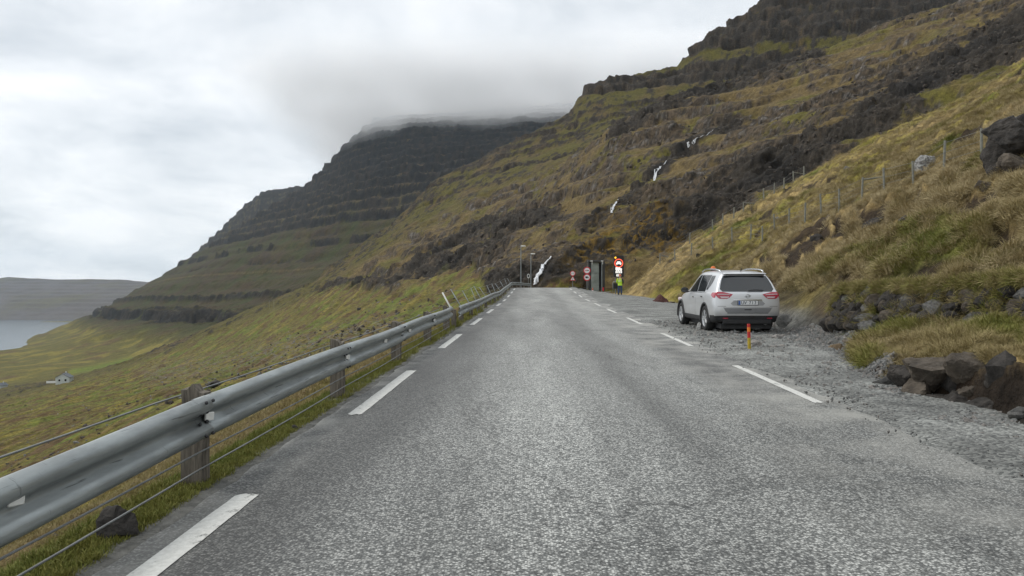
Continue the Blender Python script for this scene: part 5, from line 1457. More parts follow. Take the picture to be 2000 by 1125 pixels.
def sign_post(name, px, base_py, Y, items, top, label):
    x = (px - 1000) / F * Y
    z = CAMZ - (base_py - HOR) / F * Y
    r = empty(name, (x, Y, z), label=label, cat='road sign')
    bm = bmesh.new(); cyl(bm, (0, 0.05, -0.6), (0, 0.05, top), 0.038, n=10); bm_obj('pole', bm, m_zinc2, r)
    for kind, zc, rad in items:
        if kind in ('cars', 'truck', 'limit'):
            bm = bmesh.new(); disc(bm, rad, -0.012, 0.012); p = bm_obj('round_plate', bm, m_signred, r); p.location = (0, 0, zc)
            bm = bmesh.new(); disc(bm, rad * 0.74, -0.018, -0.010); bm_obj('white_face', bm, m_signwhite, p)
            if kind == 'limit':
                for dx, dg_ in ((-0.09, '4'), (0.09, '0')):
                    t = text_mesh('digit', dg_, rad * 0.85, m_signblack, p, 0.003); t.location = (dx * rad / 0.30, -0.022, 0); t.rotation_euler = (math.radians(90), 0, 0)
            elif kind == 'cars':
                for dx, mt in ((-0.27, m_signred), (0.27, m_signblack)):
                    bm = bmesh.new(); car_icon(bm, (dx * rad, 0), rad * 0.50, -0.024, -0.016); bm_obj('car_symbol', bm, mt, p)
            else:
                bm = bmesh.new(); car_icon(bm, (0, 0), rad * 0.85, -0.024, -0.016, 'truck'); bm_obj('truck_symbol', bm, m_signblack, p)
        if kind == 'triangle':
            for s_, mt, y0, y1, nm in ((1.0, m_signred, -0.012, 0.012, 'triangle_plate'), (0.68, m_signwhite, -0.018, -0.010, 'white_face')):
                bm = bmesh.new()
                vs_ = [(s_ * rad * math.cos(a), s_ * rad * math.sin(a)) for a in (math.pi / 2, math.pi * 7 / 6, math.pi * 11 / 6)]
                f0 = [bm.verts.new((a, y0, b)) for a, b in vs_]; f1 = [bm.verts.new((a, y1, b)) for a, b in vs_]
                bm.faces.new(f0); bm.faces.new(list(reversed(f1)))
                for k in range(3): bm.faces.new((f0[k], f1[k], f1[(k + 1) % 3], f0[(k + 1) % 3]))
                bmesh.ops.recalc_face_normals(bm, faces=bm.faces)
                if nm == 'triangle_plate':
                    p = bm_obj(nm, bm, mt, r); p.location = (0, 0, zc)
                else: bm_obj(nm, bm, mt, p)
            bm = bmesh.new(); box(bm, (0, -0.021, -0.02), (0.05, 0.008, rad * 0.6)); bm_obj('symbol', bm, m_signblack, p)
    return r
sign_post('road_sign', 1118.5, 566, 84, [('limit', 1.88, 0.30), ('triangle', 1.24, 0.37)], 2.2, 'farthest sign post with a small red ringed disc above a red triangle')
sign_post('road_sign', 1146.5, 573.5, 71, [('cars', 2.25, 0.35), ('truck', 1.58, 0.35)], 2.6, 'sign post with two red ringed discs stacked in front of the tunnel mouth')

YV = 66.5
xv, zv = (1208.5 - 1000) / F * YV, CAMZ - (581 - HOR) / F * YV
vm = empty('illuminated_sign', (xv, YV, zv), label='tall black light sign with glowing red ring and white symbols above the person', cat='light sign')
def pz(py): return (581 - py) / F * YV
bm = bmesh.new(); box(bm, (0, 0.1, (pz(499) + pz(541)) / 2), (0.92, 0.16, pz(499) - pz(541)), bevel=0.02); bm_obj('cabinet', bm, m_signblack, vm)
for dx in (-0.28, 0.0):
    bm = bmesh.new(); cyl(bm, (dx, 0.12, -0.5), (dx, 0.12, pz(541) + 0.1), 0.045, n=10); bm_obj('pole', bm, m_zinc2, vm)
bm = bmesh.new(); ring(bm, 0.32, 0.40, -0.012, 0.03); o = bm_obj('red_ring', bm, m_ledred, vm); o.location = (0.0, 0, pz(514))
bm = bmesh.new(); car_icon(bm, (0, 0.02), 0.50, -0.010, 0.03); o = bm_obj('car_symbol', bm, m_ledwhite, vm); o.location = (0, 0, pz(514))
bm = bmesh.new(); disc(bm, 0.085, -0.03, 0.03, n=16); o = bm_obj('amber_lamp', bm, m_ledamber, vm); o.location = (-0.30, 0, pz(503.2))
bm = bmesh.new(); car_icon(bm, (0, 0), 0.55, -0.010, 0.03, 'truck'); o = bm_obj('truck_symbol', bm, m_ledwhite, vm); o.location = (0.0, 0, pz(525.5))
for k, (py, w) in enumerate(((531.5, 0.58), (537.8, 0.42))):
    bm = bmesh.new(); box(bm, (0, 0.01, 0), (w, 0.04, 0.18), bevel=0.005); o = bm_obj('text_panel', bm, m_ledwhite, vm); o.location = (0, 0, pz(py))
    for j in range(3 - k):
        bm = bmesh.new(); box(bm, ((j - (2 - k) / 2) * 0.16, -0.014, 0), (0.07, 0.008, 0.09)); bm_obj('text_mark', bm, m_signblack, o)

# hoop frame beside the person
xh, Yh = (1202 - 1000) / F * 65.5, 65.5
hf = empty('metal_hoop', (xh, Yh, layby_z(xh, Yh)), label='low metal hoop barrier standing left of the person', cat='barrier')
o = sweep_tube('hoop', [(-0.22, 0, -0.3), (-0.22, 0, 1.05), (-0.16, 0, 1.14), (0.16, 0, 1.14), (0.22, 0, 1.05), (0.22, 0, -0.3)], 0.03, 8, m_zinc, hf)
bm = bmesh.new(); box(bm, (0, 0.0, 0.75), (0.40, 0.03, 0.5)); bm_obj('panel', bm, m_signblack, hf)

# traffic cone by the tunnel
Yc_ = 92.0; xc_ = (1157.5 - 1000) / F * Yc_
co = empty('traffic_cone', (xc_, Yc_, ground(xc_, Yc_) - 0.03), label='small orange and white traffic cone before the tunnel mouth', cat='traffic cone')
m_cone = mat_plain('cone_orange', (0.70, 0.10, 0.03), 0.6, 0, 0.1, 10)
bm = bmesh.new(); box(bm, (0, 0, 0.03), (0.40, 0.40, 0.05), bevel=0.01); bm_obj('foot', bm, m_cone, co)
for z0, z1, r0, r1, mt, nm in ((0.05, 0.25, 0.16, 0.125, m_cone, 'lower_cone'), (0.25, 0.45, 0.125, 0.09, m_signwhite, 'white_band'), (0.45, 0.75, 0.09, 0.035, m_cone, 'upper_cone')):
    bm = bmesh.new(); cyl(bm, (0, 0, z0), (0, 0, z1), r0, r1, 16); bm_obj(nm, bm, mt, co, True)

# ------------------------------------------------------------------ tunnel mouth
m_conc = mat_plain('tunnel_concrete', (0.27, 0.30, 0.275), 0.85, 0, 0.3, 0.9, 0.4, bscale=9)
m_conc2 = mat_plain('dark_concrete', (0.055, 0.055, 0.052), 0.9, 0, 0.3, 1.3, 0.5, bscale=7)
YT = 108.0
def pt(px, py, Y): return Vector(((px - 1000) / F * Y, Y, CAMZ - (py - HOR) / F * Y))
zb_ = pt(0, 571, YT).z; zt_ = pt(0, 512, YT).z
tn = empty('tunnel_portal', (pt(1165, 570, YT).x, YT, zb_), label='grey concrete tunnel mouth with dark lintel set in the rocks', cat='tunnel')
H_ = zt_ - zb_
# concrete face with formwork joints beside the dark opening
for q in range(3):
    z0, z1 = -0.6 + (H_ + 0.6) * q / 3, -0.6 + (H_ + 0.6) * (q + 1) / 3 - 0.03
    bm = bmesh.new(); box(bm, (-0.20, 0.45 + 0.02 * q, (z0 + z1) / 2), (1.12, 0.6, z1 - z0), rot=(0, 0, 0.18), bevel=0.015); bm_obj('wall_panel', bm, m_conc, tn)
bm = bmesh.new(); box(bm, (0.55, 1.1, H_ / 2 - 0.3), (0.75, 0.3, H_ + 0.5)); bm_obj('opening_back', bm, m_conc2, tn)
bm = bmesh.new(); box(bm, (-0.05, 0.55, H_ + 0.16), (2.35, 1.6, 0.30), rot=(0, 0.0, 0), bevel=0.04); bm_obj('lintel', bm, m_conc2, tn)
bm = bmesh.new(); box(bm, (1.05, 0.75, H_ / 2 - 0.3), (0.45, 1.2, H_ + 0.6), bevel=0.04); bm_obj('jamb', bm, m_conc2, tn)
bm = bmesh.new(); box(bm, (-0.98, 0.9, H_ / 2 - 0.3), (0.35, 1.2, H_ + 0.6), bevel=0.04); bm_obj('jamb', bm, m_conc2, tn)
bm = bmesh.new(); cyl(bm, (0.78, -0.2, -0.5), (0.78, -0.2, H_ + 0.05), 0.07, n=10); bm_obj('marker_pole', bm, m_zinc, tn)
bm = bmesh.new(); box(bm, (0.95, -0.32, 0.45), (0.24, 0.10, 0.55), bevel=0.02); bm_obj('fire_box', bm, m_signred, tn)
for dx in (-0.76, 0.80):
    bm = bmesh.new(); box(bm, (dx, -0.33, H_ + 0.14), (0.34, 0.18, 0.11), bevel=0.02); bm_obj('lamp_housing', bm, m_white, tn)
    bm = bmesh.new(); box(bm, (dx + 0.08, -0.33, H_ - 0.12), (0.07, 0.07, 0.45)); bm_obj('lamp_bracket', bm, m_white, tn)
bm = bmesh.new(); box(bm, (0.52, 0.55, 0.22), (0.4, 0.4, 1.2), bevel=0.03); bm_obj('equipment_box', bm, m_dark, tn)

# street lamps
def lamp_post(px, top_py, base_py, Y, label, arm=0.5):
    x = (px - 1000) / F * Y
    z0, z1 = CAMZ - (base_py - HOR) / F * Y, CAMZ - (top_py - HOR) / F * Y
    r = empty('street_lamp', (x, Y, z0), label=label, cat='street lamp')
    h = z1 - z0
    bm = bmesh.new(); cyl(bm, (0, 0, -1.0), (0, 0, h), 0.065, 0.045, 10); bm_obj('pole', bm, m_zinc, r)
    bm = bmesh.new(); cyl(bm, (0, 0, h - 0.05), (arm, 0, h + 0.05), 0.03, n=8); bm_obj('arm', bm, m_zinc, r)
    bm = bmesh.new(); box(bm, (arm * 0.7 + 0.1, 0, h + 0.08), (0.62, 0.26, 0.14), bevel=0.05); bm_obj('lamp_head', bm, m_white, r, True)
lamp_post(1017.5, 482, 557, 92, 'taller street lamp with pale head at the left end of the crest', 0.25)
lamp_post(1037, 497, 558, 100, 'shorter street lamp beside the lowest waterfall', 0.25)
Yr_ = 96.0; xr_ = (1032 - 1000) / F * Yr_
rs = empty('round_sign', (xr_, Yr_, ground(xr_, Yr_)), label='thin oval ring-shaped sign on a pole between the two street lamps', cat='road sign')
zc_ = CAMZ - (539 - HOR) / F * Yr_ - ground(xr_, Yr_)
bm = bmesh.new(); cyl(bm, (0, 0.03, -0.6), (0, 0.03, zc_ + 0.2), 0.03, n=8); bm_obj('pole', bm, m_zinc2, rs)
bm = bmesh.new(); ring(bm, 0.20, 0.29, -0.02, 0.02); o = bm_obj('rim', bm, m_white, rs); o.location = (0, 0, zc_); o.scale = (0.62, 1, 1)
bm = bmesh.new(); disc(bm, 0.21, -0.012, 0.012); o = bm_obj('face', bm, m_dark, rs); o.location = (0, 0, zc_); o.scale = (0.62, 1, 1)

# reddish soil heap at the bank
def blob(name, mat, size, seed, sub=3, rough=0.35, planes=13, parent=None):
    bm = bmesh.new(); bmesh.ops.create_icosphere(bm, subdivisions=sub, radius=1.0)
    P = np.array([v.co[:] for v in bm.verts])
    n1 = fbm3(P[:, 0] * 1.1 + seed, P[:, 1] * 1.1 + seed * 2.3, P[:, 2] * 1.1, 2, seed)
    n2 = fbm3(P[:, 0] * 4.5 + seed, P[:, 1] * 4.5, P[:, 2] * 4.5, 2, seed + 5)
    # facets: cut by random planes
    rg = np.random.default_rng(seed)
    d = np.ones(len(P)) * 1.3
    for _ in range(planes):
        nn = rg.normal(size=3); nn /= np.linalg.norm(nn)
        c = rg.uniform(0.50, 0.88)
        dp = P @ nn
        d = np.minimum(d, np.where(dp > 0.05, c / np.maximum(dp, 0.05), 9))
    P = P * (np.minimum(d, 1.25) * (1 + rough * 0.45 * n1 + 0.10 * n2))[:, None]
    for v, p in zip(bm.verts, P): v.co = Vector(p * np.array(size))
    return bm_obj(name, bm, mat, parent, smooth=False)
m_soil = mat_plain('red_brown_soil', (0.055, 0.017, 0.013), 0.95, 0, 0.35, 4, 0.6, bscale=14)
Ys_ = 52.0; xs_ = (1290 - 1000) / F * Ys_
V = []; n_ = 28
gx = np.linspace(-0.85, 0.85, n_)
for a in gx:
    for b in gx:
        h = 0.62 * max(0, 1 - abs(a) / 0.62 - 0.15 * abs(b)) ** 0.9 * max(0, 1 - (b / 0.8) ** 2) + 0.10 * float(noise(a * 4, b * 4, 71)) + 0.05 * float(noise(a * 11, b * 11, 73))
        V.append((a, b, h - 0.06))
hp = mesh_obj('soil_heap', V, [(i * n_ + j, (i + 1) * n_ + j, (i + 1) * n_ + j + 1, i * n_ + j + 1) for i in range(n_ - 1) for j in range(n_ - 1)], m_soil, None, True)
hp.location = (xs_, Ys_, layby_z(xs_, Ys_)); tag(hp, 'dark red pointed heap of soil at the foot of the bank behind the car', 'soil heap')

# ------------------------------------------------------------------ waterfalls
def mat_water():
    m, n, l, b = new_mat('falling_water')
    b.inputs['Base Color'].default_value = (0.78, 0.80, 0.82, 1); b.inputs['Roughness'].default_value = 0.35
    t = n.new('ShaderNodeTexCoord')
    mp = n.new('ShaderNodeMapping'); mp.inputs['Scale'].default_value = (4.0, 4.0, 0.5); l.new(t.outputs['Object'], mp.inputs[0])
    nz = n.new('ShaderNodeTexNoise'); nz.inputs['Scale'].default_value = 1.6; nz.inputs['Roughness'].default_value = 0.7; nz.inputs['Detail'].default_value = 5; l.new(mp.outputs[0], nz.inputs['Vector'])
    at = n.new('ShaderNodeAttribute'); at.attribute_name = 'Col'
    sp = n.new('ShaderNodeSeparateColor'); l.new(at.outputs['Color'], sp.inputs[0])
    ad = n.new('ShaderNodeMath'); ad.operation = 'ADD'; l.new(nz.outputs[0], ad.inputs[0]); l.new(sp.outputs[0], ad.inputs[1])
    mr = n.new('ShaderNodeMapRange'); mr.inputs['From Min'].default_value = 0.92; mr.inputs['From Max'].default_value = 1.30; l.new(ad.outputs[0], mr.inputs[0])
    l.new(mr.outputs[0], b.inputs['Alpha'])
    return m
m_water = mat_water()
def waterfall(path, label, strength=0.62, strands=4, spread=1.0):
    """path: (px, py, width in m) down the rock; each stream is a thin band that follows the rock"""
    top = hit(path[0][0], path[0][1], 97, 640)
    r = empty('waterfall', top, label=label, cat='waterfall', group='white streams falling down the rocky hillside')
    rn_ = random.Random(int(path[0][0]))
    N = 26
    fs = np.linspace(0, 1, len(path))
    for k in range(strands):
        off = rn_.uniform(-0.5, 0.5) if k else 0.0
        w0 = rn_.uniform(0.16, 0.34) * (1.7 if k == 0 else 1.0) * strength
        f0, f1 = (0.0, 1.0) if k == 0 else (rn_.uniform(0, 0.45), rn_.uniform(0.7, 1.0))
        P3, W = [], []
        for i in range(N):
            f = f0 + (f1 - f0) * i / (N - 1)
            px, py, w = [float(np.interp(f, fs, [p[q] for p in path])) for q in range(3)]
            kp = F / top.y
            px += (off * w * (f - f0 * 0.9) * 1.3 + 0.22 * w * float(noise(np.array(f * 7.0), np.array(k * 3.3 + path[0][0]), 79))) * kp * spread
            h = hit(px, py, 97, 640)
            P3.append(h); W.append(w0 * (0.6 + 0.8 * f) * (1 + 0.5 * float(noise(np.array(f * 11.0), np.array(k * 5.1), 83))))
        ysm = [p.y for p in P3]
        for _ in range(5): ysm = [ysm[0]] + [min(ysm[i], (ysm[i - 1] + 2 * ysm[i] + ysm[i + 1]) / 4) for i in range(1, N - 1)] + [ysm[-1]]
        V, C, Fq = [], [], []
        for i in range(N):
            c = P3[i] - Vector(top)
            c = Vector((P3[i].x * ysm[i] / P3[i].y, ysm[i] - 0.5, CAMZ + (P3[i].z - CAMZ) * ysm[i] / P3[i].y)) - Vector(top)
            for u in (-1, -0.5, 0, 0.5, 1):
                V.append((c.x + u * W[i] / 2, c.y + 0.5 * u * u * W[i], c.z))
                C.append((0.50 + 0.25 * (1 - u * u),) * 3)
        for i in range(N - 1):
            for q in range(4): Fq.append((i * 5 + q, i * 5 + q + 1, i * 5 + 6 + q, i * 5 + 5 + q))
        o = mesh_obj('stream', V, Fq, m_water, r, True)
        set_col(o, 'Col', np.array(C))
waterfall([(1076, 503, 0.5), (1066, 514, 0.7), (1058, 528, 0.9), (1052, 543, 1.3), (1043, 558, 1.8)], 'largest white waterfall, falling beside the road crest', 1.1, 6)
waterfall([(1209, 388, 0.7), (1203, 397, 0.9), (1198, 407, 1.1), (1193, 417, 1.0)], 'short white waterfall halfway up the hillside above the signs', 0.7, 4)
waterfall([(1301, 318, 0.9), (1291, 326, 1.2), (1282, 338, 1.3), (1277, 354, 1.5)], 'third waterfall, splitting white over a dark ledge higher up', 0.75, 4)
waterfall([(1392, 256, 1.2), (1370, 272, 1.6), (1352, 283, 1.5), (1342, 291, 1.2)], 'highest thin waterfall slanting down the dark rocks', 0.65, 4)

# ------------------------------------------------------------------ sheep fences on the slope
m_fpost = mat_plain('grey_fence_wood', (0.20, 0.20, 0.17), 0.9, 0, 0.25, 9, 0.3)
m_fwire = mat_plain('fence_wire', (0.22, 0.23, 0.22), 0.6, 0.4, 0.1, 9)
def sheep_fence(posts, braces, label, h=1.15):
    P = [hit(a, b, 8, 93) for a, b in posts]
    r = empty('sheep_fence', P[0], label=label, cat='fence')
    tops = []
    for k, p in enumerate(P):
        q = p - P[0]
        rr = 0.035 + 0.0004 * p.y
        hk = h * (1 + 0.08 * math.sin(k * 2.3))
        t = q + Vector((0.06 * math.sin(k * 1.9), 0, hk))
        o = sweep_tube('post', [q - Vector((0, 0, 0.3)), q.lerp(t, 0.5), t], rr, 7, m_fpost, r, False)
        tops.append((q, t))
    for k, d in braces:
        q, t = tops[k]
        sweep_tube('brace', [q.lerp(t, 0.9), q + Vector((d, 0, 0.15 + (ground(P[k].x + d, P[k].y) - P[k].z)))], 0.045, 7, m_fpost, r, False)
    for f in (0.12, 0.36, 0.62, 0.93):
        sweep_tube('wire', [a.lerp(b, f) for a, b in tops], 0.006, 4, m_fwire, r, False)
sheep_fence([(1917, 318), (1843, 336), (1784, 362), (1727, 378), (1683, 392), (1639, 411), (1604, 420), (1572, 440), (1541, 440), (1513, 452), (1489, 470), (1466, 470), (1430, 478), (1392, 488), (1350, 500), (1318, 511)],
            [(4, 1.3)], 'wire sheep fence with grey posts running across the grassy slope above the car')
sheep_fence([(1289, 517), (1347, 477), (1392, 452), (1412, 440), (1433, 428), (1452, 415), (1492, 391), (1512, 380), (1531, 369), (1550, 357), (1570, 345)],
            [(0, 0.9), (5, 1.2), (9, 1.3)], 'wire fence along the skyline of the grassy bank below the dark cliff')

# ------------------------------------------------------------------ farm house on the coast below
def house(px, py, w, d, h, rh, rot, label, name='house'):
    p = hit(px, py, 300, 685)
    r = empty(name, p, (0, 0, rot), label=label, cat='house')
    mw = mat_plain('house_wall', (0.50, 0.53, 0.50), 0.8, 0, 0.08, 1); mr = mat_plain('house_roof', (0.10, 0.115, 0.13), 0.7, 0, 0.15, 1)
    bm = bmesh.new()
    vs_ = [bm.verts.new(c) for c in ((-w / 2, -d / 2, -2), (w / 2, -d / 2, -2), (w / 2, d / 2, -2), (-w / 2, d / 2, -2), (-w / 2, -d / 2, h), (w / 2, -d / 2, h), (w / 2, d / 2, h), (-w / 2, d / 2, h), (0, -d / 2, h + rh), (0, d / 2, h + rh))]
    for f in ((0, 1, 5, 8, 4), (1, 2, 6, 5), (2, 3, 7, 9, 6), (3, 0, 4, 7)): bm.faces.new([vs_[i] for i in f])
    bmesh.ops.recalc_face_normals(bm, faces=bm.faces)
    bm_obj('wall', bm, mw, r)
    for s in (-1, 1):
        L = math.hypot(w / 2, rh); a = math.atan2(rh, w / 2)
        bm = bmesh.new(); box(bm, (s * (w / 4 + 0.15), 0, h + rh / 2 + 0.02), (L + 0.7, d + 0.8, 0.22), rot=(0, s * a, 0)); bm_obj('roof', bm, mr, r)
    bm = bmesh.new(); box(bm, (0.4, d * 0.2, h + rh + 0.4), (0.7, 0.7, 1.4)); bm_obj('chimney', bm, mw, r)
    for s in (-1, 1):
        bm = bmesh.new(); box(bm, (s * w * 0.22, -d / 2 - 0.02, h * 0.55), (1.1, 0.1, 1.3)); bm_obj('window', bm, m_glass, r)
    bm = bmesh.new(); box(bm, (-w / 2 - 0.02, 0, 1.0), (0.1, 1.1, 2.2)); bm_obj('door', bm, m_dark, r)
    return r
house(126, 748, 8.5, 10, 4.0, 2.6, 0.3, 'small pale gabled house alone on the green coast below')
house(3, 748, 6, 8, 3.0, 2.0, -0.2, 'tiny pale building at the left edge of the coast', 'shed')
fp = hit(112, 749, 300, 685)
fw = empty('garden_wall', fp, (0, 0, 0.25), label='low white garden wall in front of the small pale house', cat='wall')
bm = bmesh.new(); box(bm, (-2.5, 0, 0.6), (9, 0.4, 1.5), bevel=0.05); bm_obj('wall_panel', bm, m_white, fw)
bm = bmesh.new(); box(bm, (2.3, -2, 0.6), (0.4, 4.2, 1.5), bevel=0.05); bm_obj('wall_panel', bm, m_white, fw)
for px, lab in ((526, 'left one of two thin utility poles on the coast slope'), (535, 'right one of two thin utility poles on the coast slope')):
    p = hit(px, 603, 300, 685)
    if p.y > 684: p = pt(px, 603, 600)
    k = p.y / F
    o = empty('utility_pole', p, label=lab, cat='pole')
    bm = bmesh.new(); cyl(bm, (0, 0, -1), (0, 0, 16 * k), 0.22 * k, 0.16 * k, 8); bm_obj('mast', bm, m_fpost, o)
    bm = bmesh.new(); box(bm, (0, 0, 15 * k), (2.2 * k, 0.2 * k, 0.2 * k)); bm_obj('crossarm', bm, m_fpost, o)
# ------------------------------------------------------------------ rocks, stones, dry-stone wall
def mat_rock(name, c0, c1, lichen=0.0, scale=3.0):
    m, n, l, b = new_mat(name)
    t = n.new('ShaderNodeTexCoord')
    nz = n.new('ShaderNodeTexNoise'); nz.inputs['Scale'].default_value = scale; nz.inputs['Detail'].default_value = 8; nz.inputs['Roughness'].default_value = 0.65; l.new(t.outputs['Object'], nz.inputs['Vector'])
    r = n.new('ShaderNodeValToRGB'); r.color_ramp.elements[0].position = 0.32; r.color_ramp.elements[1].position = 0.68
    r.color_ramp.elements[0].color = (*c0, 1); r.color_ramp.elements[1].color = (*c1, 1); l.new(nz.outputs[0], r.inputs[0])
    out = r.outputs[0]
    if lichen > 0:
        n2 = n.new('ShaderNodeTexNoise'); n2.inputs['Scale'].default_value = scale * 2.2; n2.inputs['Detail'].default_value = 7; l.new(t.outputs['Object'], n2.inputs['Vector'])
        mr = n.new('ShaderNodeMapRange'); mr.inputs['From Min'].default_value = 0.62 - 0.25 * lichen; mr.inputs['From Max'].default_value = 0.70 - 0.2 * lichen; l.new(n2.outputs[0], mr.inputs[0])
        mx = n.new('ShaderNodeMix'); mx.data_type = 'RGBA'; l.new(mr.outputs[0], mx.inputs['Factor']); l.new(out, mx.inputs['A']); mx.inputs['B'].default_value = (0.36, 0.36, 0.34, 1); out = mx.outputs['Result']
    l.new(out, b.inputs['Base Color']); b.inputs['Roughness'].default_value = 0.9; b.inputs['Specular IOR Level'].default_value = 0.25
    bp = n.new('ShaderNodeBump'); bp.inputs['Strength'].default_value = 0.9; bp.inputs['Distance'].default_value = 0.05
    nb = n.new('ShaderNodeTexNoise'); nb.inputs['Scale'].default_value = scale * 3.5; nb.inputs['Detail'].default_value = 8; nb.inputs['Roughness'].default_value = 0.7; l.new(t.outputs['Object'], nb.inputs['Vector'])
    l.new(nb.outputs[0], bp.inputs['Height']); l.new(bp.outputs[0], b.inputs['Normal'])
    return m
m_rk_dark = mat_rock('dark_basalt', (0.018, 0.017, 0.016), (0.080, 0.072, 0.064), 0.0)
m_rk_brown = mat_rock('brown_basalt', (0.045, 0.038, 0.031), (0.155, 0.130, 0.102), 0.0)
m_rk_grey = mat_rock('grey_basalt', (0.06, 0.06, 0.06), (0.21, 0.205, 0.19), 0.0)
m_rk_lichen = mat_rock('lichen_rock', (0.05, 0.047, 0.044), (0.30, 0.29, 0.28), 0.5, 5.0)
m_rk_tan = mat_rock('tan_stone', (0.14, 0.10, 0.06), (0.30, 0.23, 0.15), 0.0)

def rock_at(px, py, wpx, hpx, mat, label, seed, depth=None, cat='rock', group=None, sink=0.25, yaw=None, name='rock', rough=0.35, planes=13):
    """px, py: middle of the rock's visible face"""
    p = hit(px, py + hpx * 0.35) if depth is None else pt(px, py, depth)
    if depth is not None: p.z = CAMZ - (py + hpx * 0.35 - HOR) / F * depth
    k = p.y / F
    sx_, sz_ = wpx * k / 2, hpx * k / 2
    o = blob(name, mat, (sx_ * 1.12, max(sx_, sz_) * 1.0, sz_ * 1.25), seed, 4 if rough < 0.5 else 5, rough, planes)
    o.location = (p.x, p.y + sx_ * 0.35, p.z + sz_ * (0.72 - sink))
    o.rotation_euler = (0.15 * math.sin(seed), 0.15 * math.cos(seed * 2), seed * 1.3 if yaw is None else yaw)
    tag(o, label, cat, group)
    return o
rock_at(1812, 320, 44, 34, m_rk_lichen, 'pale lichen-covered boulder in the grass by the upper fence', 3, rough=0.9)
rock_at(2010, 285, 104, 100, m_rk_dark, 'large dark overhanging crag at the right edge', 51, depth=21.0, sink=0.25, rough=0.5, planes=8)
rock_at(1976, 254, 80, 54, m_rk_dark, 'dark wedge of rock jutting left at the top of the large crag', 55, depth=20.8, sink=0.1, rough=0.5, planes=8)
rock_at(2014, 236, 80, 50, m_rk_grey, 'grey block crowning the large crag at the right edge', 58, depth=21.2, sink=0.1, rough=0.5, planes=8)
rock_at(1985, 312, 46, 36, m_rk_brown, 'smaller brown block at the left foot of the large crag', 57, depth=20.4, sink=0.35, rough=0.5, planes=8)
rock_at(1828, 724, 112, 74, m_rk_brown, 'largest brown slab of rock sticking out under the turf mound', 8, depth=9.3, yaw=0.5)
rock_at(1918, 728, 100, 76, m_rk_brown, 'dark brown block right of the largest slab under the turf', 9, depth=8.75, yaw=0.2)
rock_at(1990, 752, 96, 110, m_rk_dark, 'black shaded block at the right edge under the turf mound', 12, depth=8.2, yaw=0.3)
rock_at(1745, 750, 70, 34, m_rk_grey, 'flat grey stone at the left toe of the turf mound', 15, depth=10.2)
rock_at(1795, 764, 66, 38, m_rk_brown, 'low brown stone just below the largest slab', 17, depth=9.3)
rock_at(1880, 785, 80, 44, m_rk_dark, 'low dark stone in the shaded hollow under the turf mound', 19, depth=8.75)
rock_at(1945, 790, 84, 50, m_rk_dark, 'lowest black stone in the hollow at the right edge', 24, depth=8.25)
rock_at(1868, 742, 60, 60, m_rk_dark, 'upright dark stone wedged between the two large slabs', 26, depth=9.1)
rock_at(1762, 722, 54, 40, m_rk_dark, 'dark rounded rock half under turf left of the largest slab', 28, depth=9.9)
rock_at(1975, 700, 60, 30, m_rk_brown, 'flat brown stone poking through the turf at the right edge', 61, depth=8.9)
rock_at(1835, 778, 50, 26, m_rk_dark, 'small dark stone at the foot of the largest slab', 62, depth=9.0)
rock_at(1905, 770, 60, 40, m_rk_brown, 'brown stone filling the hollow between the dark blocks', 63, depth=8.7)
rock_at(1955, 755, 60, 60, m_rk_dark, 'tall dark stone at the back of the hollow', 64, depth=8.6)
rock_at(1700, 741, 34, 20, m_rk_grey, 'small grey stone where the gravel gully meets the turf mound', 18, depth=10.9)
rock_at(1531, 628, 30, 22, m_rk_grey, 'grey stone beside the right rear wheel of the car', 66, depth=19.2)
rock_at(1631, 680, 24, 15, m_rk_tan, 'tan stone lying in the gravel gully', 22)
rock_at(1668, 668, 44, 12, m_rk_brown, 'flat brown stone at the top of the gravel gully', 23)
rock_at(1990, 812, 44, 28, m_rk_grey, 'pale stone at the gravel edge below the dark cavity', 25, depth=7.6)
rock_at(216, 1036, 96, 84, m_rk_dark, 'black jagged rock under the barrier wires at the lower left', 27, depth=4.32, sink=0.1)
rock_at(1925, 362, 34, 26, m_rk_brown, 'brown rock in tall grass below the large crag', 29)
rock_at(1770, 430, 26, 18, m_rk_dark, 'dark rock in a slump of the grassy bank', 31)
rock_at(1710, 440, 34, 20, m_rk_dark, 'broad dark rock in the peat scar above the tussocks', 33)
rock_at(1600, 462, 24, 18, m_rk_dark, 'small dark rock in the grass above the car', 35)
rock_at(1655, 330, 16, 9, m_rk_grey, 'small grey stone high on the grassy slope', 37)
rock_at(1517, 428, 10, 8, m_rk_lichen, 'small pale stone in the grass below the skyline fence', 39)
rock_at(1365, 500, 14, 10, m_rk_dark, 'dark stone on the skyline bank right of the light sign', 41)
rock_at(412, 752, 28, 14, m_rk_dark, 'dark boulder on the left slope just above the nearest post', 43)
rock_at(700, 604, 9, 7, m_rk_dark, 'small dark boulder alone on the green slope', 45)
rock_at(575, 835, 14, 9, m_rk_dark, 'dark stone stub in the verge between the two nearest posts', 47, depth=7.4)

